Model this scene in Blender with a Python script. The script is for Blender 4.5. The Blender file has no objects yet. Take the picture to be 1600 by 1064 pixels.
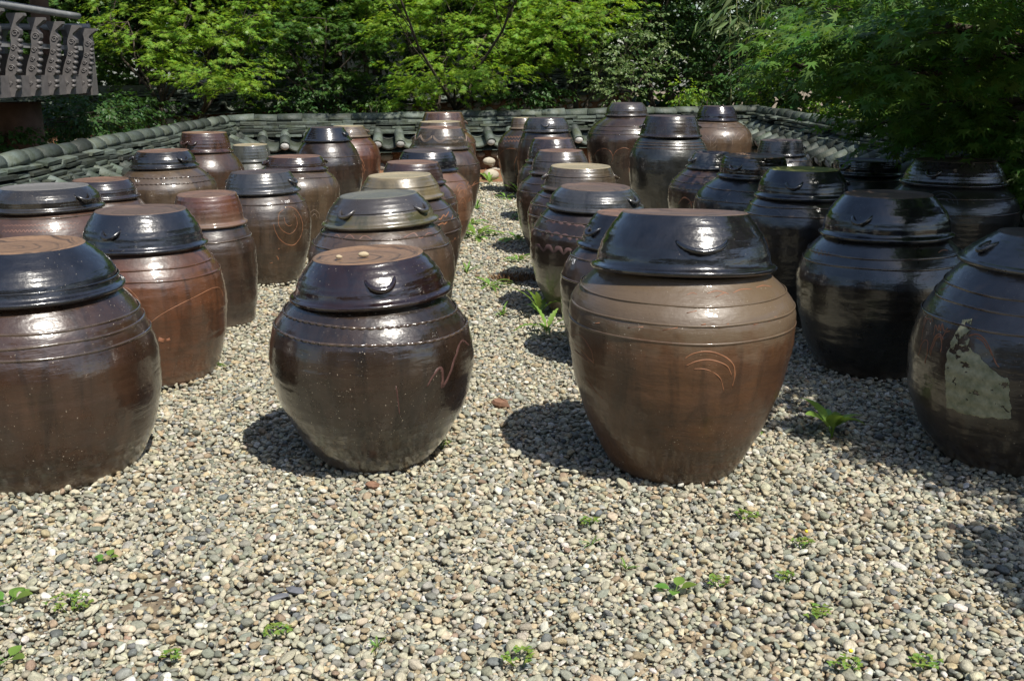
import bpy, math, random
import numpy as np
from mathutils import Vector, Matrix
R = math.radians
S = bpy.context.scene
COL = S.collection

# ---------------------------------------------------------------- camera, world, sun, exposure
CAM_H, PITCH, FPX = 1.45, math.atan(422 / 1600), 1600.0
cd = bpy.data.cameras.new('camera')
cam = bpy.data.objects.new('camera', cd)
COL.objects.link(cam)
cam.location = (0, 0, CAM_H)
cam.rotation_euler = (R(90) - PITCH, 0, 0)
cd.lens, cd.sensor_width, cd.sensor_fit = 36.0, 36.0, 'HORIZONTAL'
cd.clip_start, cd.clip_end = 0.05, 400
S.camera = cam

TO_SUN = Vector((0.41, -0.55, 1.0)).normalized()
SUN_EL = math.asin(TO_SUN.z)
SUN_AZ = math.atan2(TO_SUN.x, TO_SUN.y)
W = bpy.data.worlds.new('World')
S.world = W
W.use_nodes = True
wn = W.node_tree
bg = wn.nodes['Background']
sky = wn.nodes.new('ShaderNodeTexSky')
sky.sky_type = 'NISHITA'
sky.sun_disc = False
sky.sun_elevation = SUN_EL
sky.sun_rotation = SUN_AZ
sky.air_density, sky.dust_density, sky.ozone_density = 1.0, 1.2, 1.0
wn.links.new(sky.outputs[0], bg.inputs[0])
bg.inputs[1].default_value = 0.105
ld = bpy.data.lights.new('sun', 'SUN')
ld.energy, ld.angle, ld.color = 5.0, R(0.53), (1.0, 0.955, 0.865)
sun = bpy.data.objects.new('sun', ld)
COL.objects.link(sun)
sun.rotation_euler = TO_SUN.to_track_quat('Z', 'Y').to_euler()
S.view_settings.view_transform = 'Standard'
S.view_settings.look = 'None'
S.view_settings.exposure = 0.48
S.view_settings.gamma = 1.0
S.render.engine = 'CYCLES'
S.cycles.max_bounces = 7
S.cycles.diffuse_bounces = 3
S.cycles.glossy_bounces = 3
S.cycles.transmission_bounces = 4
S.cycles.use_denoising = True

# ---------------------------------------------------------------- helpers
_cp, _sp = math.cos(PITCH), math.sin(PITCH)
def at(u, v, Y):
    """A point of the place Y metres in front of the photographer, from where it shows in the photo."""
    y = (532 - v) / FPX
    t = Y / (_cp + y * _sp)
    return Vector(((u - 800) / FPX * t, Y, CAM_H + t * (-_sp + y * _cp)))
def dep(Y, z=0.9):
    return Y * _cp + (CAM_H - z) * _sp

class MB:
    def __init__(s): s.v, s.f, s.m, s.sm = [], [], [], []
    def add(s, vs, fs, mat=0, smooth=True):
        o = len(s.v)
        s.v += [tuple(p) for p in vs]
        for f in fs:
            s.f.append(tuple(i + o for i in f)); s.m.append(mat); s.sm.append(smooth)
    def box(s, c, size, M=None, mat=0, jit=0.0, rng=None):
        hx, hy, hz = size[0] / 2, size[1] / 2, size[2] / 2
        vs = []
        for z in (-hz, hz):
            for x, y in ((-hx, -hy), (hx, -hy), (hx, hy), (-hx, hy)):
                p = Vector((x, y, z))
                if jit: p += Vector((rng.uniform(-jit, jit), rng.uniform(-jit, jit), rng.uniform(-jit, jit) * .5))
                if M is not None: p = M @ p
                vs.append(p + Vector(c))
        s.add(vs, [(0, 3, 2, 1), (4, 5, 6, 7), (0, 1, 5, 4), (1, 2, 6, 5), (2, 3, 7, 6), (3, 0, 4, 7)], mat, False)
    def tube(s, pts, rad, n=8, mat=0, cap=True):
        pts = [Vector(p) for p in pts]
        if not hasattr(rad, '__len__'): rad = [rad] * len(pts)
        rings, up = [], None
        for i, p in enumerate(pts):
            t = (pts[min(i + 1, len(pts) - 1)] - pts[max(i - 1, 0)])
            t = t.normalized() if t.length > 1e-9 else Vector((0, 0, 1))
            if up is None: up = Vector((0, 0, 1)) if abs(t.z) < .9 else Vector((1, 0, 0))
            a = t.cross(up)
            a = a.normalized() if a.length > 1e-6 else t.orthogonal().normalized()
            b = t.cross(a).normalized(); up = -b if (-b).dot(up) > 0 else b
            rings.append([p + (a * math.cos(k * 2 * math.pi / n) + b * math.sin(k * 2 * math.pi / n)) * rad[i] for k in range(n)])
        vs = [q for r in rings for q in r]
        fs = []
        for i in range(len(pts) - 1):
            for k in range(n):
                fs.append((i * n + k, i * n + (k + 1) % n, (i + 1) * n + (k + 1) % n, (i + 1) * n + k))
        if cap:
            fs.append(tuple(range(n))[::-1]); fs.append(tuple((len(pts) - 1) * n + k for k in range(n)))
        s.add(vs, fs, mat)
    def lump(s, c, size, rng, mat=0, M=None, nu=9, nv=6, rough=.12):
        """an irregular rounded stone"""
        vs, fs = [], []
        ph = [rng.uniform(0, 6.28) for _ in range(6)]
        for i in range(nv + 1):
            a = math.pi * i / nv
            for k in range(nu):
                b = 2 * math.pi * k / nu
                r = 1 + rough * (math.sin(2 * b + ph[0]) * math.sin(a) + .7 * math.sin(3 * b + ph[1]) * math.sin(2 * a + ph[2]) + .5 * math.cos(2 * a + ph[3]))
                p = Vector((size[0] * r * math.sin(a) * math.cos(b), size[1] * r * math.sin(a) * math.sin(b), size[2] * r * math.cos(a)))
                if M is not None: p = M @ p
                vs.append(p + Vector(c))
        for i in range(nv):
            for k in range(nu):
                fs.append((i * nu + k, (i + 1) * nu + k, (i + 1) * nu + (k + 1) % nu, i * nu + (k + 1) % nu))
        s.add(vs, fs, mat)
    def build(s, name, mats, parent=None, loc=None):
        me = bpy.data.meshes.new(name)
        me.from_pydata(s.v, [], s.f)
        for m in (mats if isinstance(mats, (list, tuple)) else [mats]): me.materials.append(m)
        me.polygons.foreach_set('material_index', s.m)
        me.polygons.foreach_set('use_smooth', s.sm)
        me.update()
        o = bpy.data.objects.new(name, me)
        COL.objects.link(o)
        if parent is not None: o.parent = parent
        if loc is not None: o.location = loc
        return o

def np_mesh(name, verts, faces, mat, parent=None, smooth=False):
    """verts (N,3), faces (M,3 or 4)"""
    me = bpy.data.meshes.new(name)
    n, m, k = len(verts), len(faces), faces.shape[1]
    me.vertices.add(n); me.loops.add(m * k); me.polygons.add(m)
    me.vertices.foreach_set('co', verts.astype(np.float32).ravel())
    me.loops.foreach_set('vertex_index', faces.astype(np.int32).ravel())
    me.polygons.foreach_set('loop_start', np.arange(0, m * k, k, dtype=np.int32))
    me.polygons.foreach_set('loop_total', np.full(m, k, dtype=np.int32))
    if smooth: me.polygons.foreach_set('use_smooth', np.ones(m, dtype=bool))
    me.materials.append(mat)
    me.update(calc_edges=True)
    o = bpy.data.objects.new(name, me)
    COL.objects.link(o)
    if parent is not None: o.parent = parent
    return o

def tag(o, label=None, cat=None, group=None, kind=None):
    if label: o['label'] = label
    if cat: o['category'] = cat
    if group: o['group'] = group
    if kind: o['kind'] = kind
    return o
def thing(name, label, cat, loc=(0, 0, 0), rz=0, group=None):
    o = bpy.data.objects.new(name, None)
    o.empty_display_size = .1
    COL.objects.link(o)
    o.location, o.rotation_euler = loc, (0, 0, rz)
    return tag(o, label, cat, group)

# ---------------------------------------------------------------- materials
class NT:
    def __init__(s, name):
        s.mat = bpy.data.materials.new(name); s.mat.use_nodes = True
        s.t = s.mat.node_tree; s.n, s.l = s.t.nodes, s.t.links
        s.p = s.n['Principled BSDF']
    def node(s, typ, **kw):
        n = s.n.new(typ)
        for k, v in kw.items():
            if k.startswith('i_'):
                n.inputs[k[2:].replace('_', ' ')].default_value = v
            else: setattr(n, k, v)
        return n
    def link(s, a, b): s.l.new(a, b)
    def noise(s, vec, scale, detail=4, rough=.55, dist=0):
        n = s.node('ShaderNodeTexNoise')
        n.inputs['Scale'].default_value, n.inputs['Detail'].default_value = scale, detail
        n.inputs['Roughness'].default_value, n.inputs['Distortion'].default_value = rough, dist
        if vec is not None: s.link(vec, n.inputs['Vector'])
        return n.outputs[0]
    def ramp(s, fac, a, b, ca=0.0, cb=1.0):
        n = s.node('ShaderNodeMapRange'); n.clamp = True
        n.inputs[1].default_value, n.inputs[2].default_value, n.inputs[3].default_value, n.inputs[4].default_value = a, b, ca, cb
        s.link(fac, n.inputs[0]); return n.outputs[0]
    def mix(s, fac, a, b, mode='MIX'):
        n = s.node('ShaderNodeMix'); n.data_type = 'RGBA'; n.blend_type = mode
        for sock, val in ((n.inputs[0], fac), (n.inputs[6], a), (n.inputs[7], b)):
            if hasattr(val, 'is_linked') or isinstance(val, bpy.types.NodeSocket): s.link(val, sock)
            elif isinstance(val, (int, float)): sock.default_value = val
            else: sock.default_value = (*val, 1)
        return n.outputs[2]
    def math(s, op, a, b=0.0):
        n = s.node('ShaderNodeMath'); n.operation = op
        for sock, val in ((n.inputs[0], a), (n.inputs[1], b)):
            if isinstance(val, bpy.types.NodeSocket): s.link(val, sock)
            else: sock.default_value = val
        return n.outputs[0]
    def coord(s, scale=None, rnd=True):
        c = s.node('ShaderNodeTexCoord').outputs['Object']
        if rnd:
            oi = s.node('ShaderNodeObjectInfo')
            m = s.node('ShaderNodeVectorMath'); m.operation = 'MULTIPLY_ADD'
            s.link(oi.outputs['Random'], m.inputs[0]); m.inputs[1].default_value = (17, 31, 23); s.link(c, m.inputs[2])
            c = m.outputs[0]
        if scale:
            m = s.node('ShaderNodeVectorMath'); m.operation = 'MULTIPLY'
            s.link(c, m.inputs[0]); m.inputs[1].default_value = scale; c = m.outputs[0]
        return c
    def bump(s, h, strength, dist, prev=None):
        b = s.node('ShaderNodeBump'); b.inputs['Strength'].default_value, b.inputs['Distance'].default_value = strength, dist
        s.link(h, b.inputs['Height'])
        if prev is not None: s.link(prev, b.inputs['Normal'])
        return b.outputs[0]

def glaze(name, c1, c2=None, rough=.25, speck=.3, low=None, low_z=(.15, .3), upper=None, spec=.6, bump=1.0, foot=True, soft=.004, coat=1.0):
    """salt-brown pottery glaze: mottled, faint throwing rings, light specks, dusty foot"""
    t = NT(name)
    c2 = c2 or tuple(x * .5 for x in c1)
    tone = (.80, .70, .57) if foot else (.70, .66, .62)
    if not foot: rough = rough * .7
    c1, c2 = tuple(a * b for a, b in zip(c1, tone)), tuple(a * b for a, b in zip(c2, tone))
    co = t.coord()
    raw = t.node('ShaderNodeTexCoord').outputs['Object']
    sep = t.node('ShaderNodeSeparateXYZ'); t.link(raw, sep.inputs[0]); z = sep.outputs[2]
    n1 = t.noise(co, 3.2, 6, .6, .6)
    base = t.mix(t.ramp(n1, .36, .66), c1, c2)
    st = t.noise(t.coord((9, 9, 1.3)), 1.6, 5, .6, .3)
    base = t.mix(t.math('MULTIPLY', t.ramp(st, .5, .72), .30), base, tuple(min(1, x * 1.5 + .006) for x in c1))
    dr = t.noise(t.coord((7, 7, .9)), 1.9, 5, .6, .8)
    base = t.mix(t.math('MULTIPLY', t.ramp(dr, .50, .62), .65), base, tuple(x * .55 for x in c2))
    if low:
        nz = t.math('ADD', z, t.math('MULTIPLY', t.math('SUBTRACT', t.noise(co, 7, 4), .5), .22))
        base = t.mix(t.ramp(nz, low_z[0], low_z[1], 1, 0), base, low)
    if upper:
        uz = z if soft < .01 else t.math('ADD', z, t.math('MULTIPLY', t.math('SUBTRACT', t.noise(co, 9, 5, .65), .5), .30))
        base = t.mix(t.ramp(uz, upper[1], upper[1] + soft), base, upper[0])
    # dried mud splash and dust near the foot, old scuffs
    dz = t.math('ADD', z, t.math('MULTIPLY', t.math('SUBTRACT', t.noise(co, 11, 5), .5), .16))
    if foot: base = t.mix(t.math('MULTIPLY', t.ramp(dz, .0, .085, 1, 0), .30), base, (.20, .15, .10))
    sp = t.noise(co, 150, 2, .5)
    cl = t.ramp(t.noise(co, 4, 3), .45, .65)
    spk = t.math('MULTIPLY', t.math('MULTIPLY', t.ramp(sp, .70, .76), cl), speck * 2.2)
    base = t.mix(spk, base, (.42, .36, .28))
    pit = t.ramp(t.noise(co, 140, 2, .5), .25, .32, 1, 0)
    base = t.mix(t.math('MULTIPLY', pit, .5), base, tuple(x * .4 for x in c1))
    t.link(base, t.p.inputs['Base Color'])
    rr = t.ramp(t.noise(co, 9, 6, .65), .3, .7, rough * .85 + .05, rough * 1.5 + .05)
    if foot: rr = t.math('ADD', rr, t.math('MULTIPLY', t.ramp(dz, .0, .12, 1, 0), .25))
    t.link(rr, t.p.inputs['Roughness'])
    t.p.inputs['Specular IOR Level'].default_value = spec
    t.link(t.math('MULTIPLY', t.ramp(t.noise(co, 4.5, 5, .65), .34, .56, .35, 1), coat), t.p.inputs['Coat Weight'])
    t.p.inputs['Coat Roughness'].default_value = .07 if foot else .045
    t.p.inputs['Coat IOR'].default_value = 1.6
    wv = t.node('ShaderNodeTexWave'); wv.wave_type = 'BANDS'; wv.bands_direction = 'Z'
    wv.inputs['Scale'].default_value, wv.inputs['Distortion'].default_value = 9.0, 3.5
    wv.inputs['Detail'].default_value, wv.inputs['Detail Scale'].default_value = 3.0, .7
    t.link(co, wv.inputs['Vector'])
    b = t.bump(t.noise(t.coord((1.0, 1.0, 6)), 4, 5, .6), .34 * bump, .009)
    b = t.bump(t.math('MULTIPLY', wv.outputs[1], t.ramp(t.noise(co, 5, 3), .4, .65)), .16 * bump, .0022, b)
    b = t.bump(t.noise(t.coord((1, 1, 1.6)), 11, 3, .55), .34 * bump, .009, b)
    b = t.bump(t.noise(co, 34, 4, .6), .26 * bump, .003, b)
    b = t.bump(t.noise(co, 130, 3, .5), .10 * bump, .0012, b)
    t.link(b, t.p.inputs['Normal'])
    t.link(b, t.p.inputs['Coat Normal'])
    return t.mat

def clay_top(name, c, dark, ring=.6):
    """bare clay of the lid's flat top, turned in uneven rings"""
    t = NT(name)
    co = t.coord()
    m = t.node('ShaderNodeVectorMath'); m.operation = 'LENGTH'
    raw = t.node('ShaderNodeTexCoord').outputs['Object']
    mm = t.node('ShaderNodeVectorMath'); mm.operation = 'MULTIPLY'; t.link(raw, mm.inputs[0]); mm.inputs[1].default_value = (1, 1, 0)
    ad = t.node('ShaderNodeVectorMath'); ad.operation = 'ADD'; t.link(mm.outputs[0], ad.inputs[0]); ad.inputs[1].default_value = (.035, .02, 0)
    t.link(ad.outputs[0], m.inputs[0])
    rad = t.math('ADD', m.outputs['Value'], t.math('MULTIPLY', t.noise(co, 5, 3), .09))
    v = t.math('MULTIPLY', rad, 1.0)
    cx = t.node('ShaderNodeCombineXYZ'); t.link(v, cx.inputs[0])
    f = t.noise(cx.outputs[0], 45, 4, .65)
    blot = t.ramp(t.noise(co, 9, 5, .6), .42, .62)
    fac = t.math('MULTIPLY', t.ramp(f, .47, .60), t.math('ADD', t.math('MULTIPLY', blot, .6), ring * .5))
    base = t.mix(fac, c, dark)
    base = t.mix(t.math('MULTIPLY', t.ramp(t.noise(co, 60, 4), .4, .7), .4), base, tuple(x * .6 for x in c))
    t.link(base, t.p.inputs['Base Color'])
    t.p.inputs['Roughness'].default_value = .5
    b = t.bump(f, .5, .003)
    b = t.bump(t.noise(co, 90, 3), .3, .002, b)
    t.link(b, t.p.inputs['Normal'])
    return t.mat

def plain(name, c, rough=.6, var=.35, nscale=12, bump=.3, bd=.004, spec=.4, island=0.0, c2=None):
    t = NT(name)
    co = t.coord(rnd=False)
    base = t.mix(t.ramp(t.noise(co, nscale, 6, .6), .3, .7), c, c2 or tuple(x * (1 - var) for x in c))
    if island:
        g = t.node('ShaderNodeNewGeometry')
        k = t.ramp(g.outputs['Random Per Island'], 0, 1, 1 - island, 1 + island)
        h = t.node('ShaderNodeHueSaturation'); t.link(base, h.inputs['Color']); t.link(k, h.inputs['Value'])
        h.inputs['Hue'].default_value = .5
        t.link(t.ramp(t.math('FRACT', t.math('MULTIPLY', g.outputs['Random Per Island'], 7.3)), 0, 1, .47, .53), h.inputs['Hue'])
        base = h.outputs[0]
    t.link(base, t.p.inputs['Base Color'])
    t.p.inputs['Roughness'].default_value = rough
    t.p.inputs['Specular IOR Level'].default_value = spec
    b = t.bump(t.noise(co, nscale * 3, 5, .6), bump, bd)
    t.link(b, t.p.inputs['Normal'])
    return t.mat

def leafmat(name, c, trans, tf=.38, rough=.45, hue=.025, val=.3):
    t = NT(name)
    g = t.node('ShaderNodeNewGeometry')
    r = g.outputs['Random Per Island']
    def vary(col):
        h = t.node('ShaderNodeHueSaturation'); h.inputs['Color'].default_value = (*col, 1)
        t.link(t.ramp(t.math('FRACT', t.math('MULTIPLY', r, 5.7)), 0, 1, .5 - hue, .5 + hue), h.inputs['Hue'])
        t.link(t.ramp(r, 0, 1, 1 - val, 1 + val), h.inputs['Value'])
        return h.outputs[0]
    t.link(vary(c), t.p.inputs['Base Color'])
    t.p.inputs['Roughness'].default_value = rough
    t.p.inputs['Specular IOR Level'].default_value = .35
    tr = t.node('ShaderNodeBsdfTranslucent'); t.link(vary(trans), tr.inputs[0])
    mx = t.node('ShaderNodeMixShader'); mx.inputs[0].default_value = tf
    t.link(t.p.outputs[0], mx.inputs[1]); t.link(tr.outputs[0], mx.inputs[2])
    t.link(mx.outputs[0], t.n['Material Output'].inputs[0])
    return t.mat

# ---------------------------------------------------------------- where the jars stand, and the marks on them
JT = {
 1: (-1.746, 3.651, 0.847, 0.692, 0.386, 0.200, 0.326, 0.416, 0.312),
 2: (-0.532, 3.733, 0.797, 0.660, 0.433, 0.203, 0.300, 0.380, 0.199),
 3: (0.609, 3.660, 0.961, 0.775, 0.587, 0.222, 0.329, 0.414, 0.225),
 4: (1.850, 5.013, 0.867, 0.682, 0.441, 0.209, 0.318, 0.415, 0.293),
 5: (1.954, 3.757, 0.867, 0.764, 0.376, 0.154, 0.281, 0.415, 0.270),
 6: (-1.766, 4.868, 0.811, 0.652, 0.398, 0.210, 0.298, 0.370, 0.292),
 7: (-1.742, 5.909, 0.767, 0.604, 0.402, 0.166, 0.215, 0.250, 0.205),
 8: (-1.755, 7.176, 0.771, 0.643, 0.428, 0.200, 0.268, 0.328, 0.228),
 9: (-1.715, 8.181, 0.796, 0.701, 0.540, 0.202, 0.258, 0.346, 0.228),
 10: (-2.010, 11.307, 0.854, 0.724, 0.380, 0.180, 0.271, 0.371, 0.254),
 11: (-2.000, 12.750, 0.793, 0.678, 0.399, 0.187, 0.266, 0.378, 0.270),
 12: (-2.658, 5.862, 0.812, 0.699, 0.515, 0.233, 0.308, 0.369, 0.245),
 13: (-2.947, 7.408, 0.694, 0.575, 0.418, 0.193, 0.263, 0.316, 0.212),
 14: (-2.719, 8.122, 0.845, 0.731, 0.531, 0.195, 0.266, 0.384, 0.257),
 15: (-2.987, 10.082, 0.870, 0.699, 0.471, 0.210, 0.267, 0.362, 0.266),
 16: (-3.007, 11.973, 0.624, 0.449, 0.265, 0.192, 0.244, 0.297, 0.209),
 17: (-0.678, 5.243, 0.841, 0.710, 0.486, 0.196, 0.296, 0.382, 0.265),
 18: (-0.679, 6.210, 0.843, 0.721, 0.522, 0.189, 0.263, 0.367, 0.239),
 19: (-0.692, 7.200, 0.835, 0.702, 0.537, 0.178, 0.232, 0.310, 0.220),
 20: (-0.691, 8.400, 0.824, 0.681, 0.463, 0.197, 0.250, 0.366, 0.234),
 21: (-0.676, 9.755, 0.936, 0.759, 0.563, 0.197, 0.276, 0.374, 0.245),
 22: (-0.791, 11.666, 0.898, 0.722, 0.546, 0.228, 0.287, 0.374, 0.262),
 23: (-0.838, 12.856, 0.949, 0.733, 0.571, 0.228, 0.300, 0.395, 0.280),
 24: (0.549, 5.128, 0.764, 0.612, 0.408, 0.128, 0.223, 0.304, 0.220),
 25: (0.492, 6.200, 0.775, 0.664, 0.437, 0.212, 0.298, 0.383, 0.239),
 26: (0.459, 7.048, 0.822, 0.683, 0.490, 0.201, 0.267, 0.357, 0.233),
 27: (0.396, 8.364, 0.827, 0.658, 0.467, 0.175, 0.254, 0.360, 0.238),
 28: (0.401, 10.249, 0.805, 0.593, 0.404, 0.189, 0.272, 0.350, 0.244),
 29: (0.396, 11.900, 0.929, 0.787, 0.506, 0.211, 0.285, 0.330, 0.238),
 30: (0.140, 12.670, 0.896, 0.774, 0.537, 0.124, 0.171, 0.312, 0.205),
 31: (1.356, 12.322, 1.080, 0.948, 0.659, 0.188, 0.263, 0.470, 0.307),
 32: (1.588, 10.525, 1.008, 0.819, 0.538, 0.244, 0.323, 0.403, 0.264),
 33: (2.598, 13.337, 1.010, 0.843, 0.594, 0.195, 0.277, 0.459, 0.315),
 34: (1.682, 8.770, 0.781, 0.663, 0.447, 0.146, 0.217, 0.355, 0.243),
 35: (1.694, 7.291, 0.872, 0.738, 0.525, 0.207, 0.253, 0.396, 0.260),
 36: (1.674, 5.932, 0.903, 0.757, 0.605, 0.195, 0.273, 0.327, 0.229),
 37: (2.808, 6.554, 0.902, 0.769, 0.578, 0.239, 0.321, 0.410, 0.277),
 38: (2.876, 8.399, 0.748, 0.645, 0.489, 0.254, 0.281, 0.340, 0.239),
 39: (2.831, 10.912, 0.743, 0.598, 0.438, 0.208, 0.262, 0.338, 0.246),
}
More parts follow.
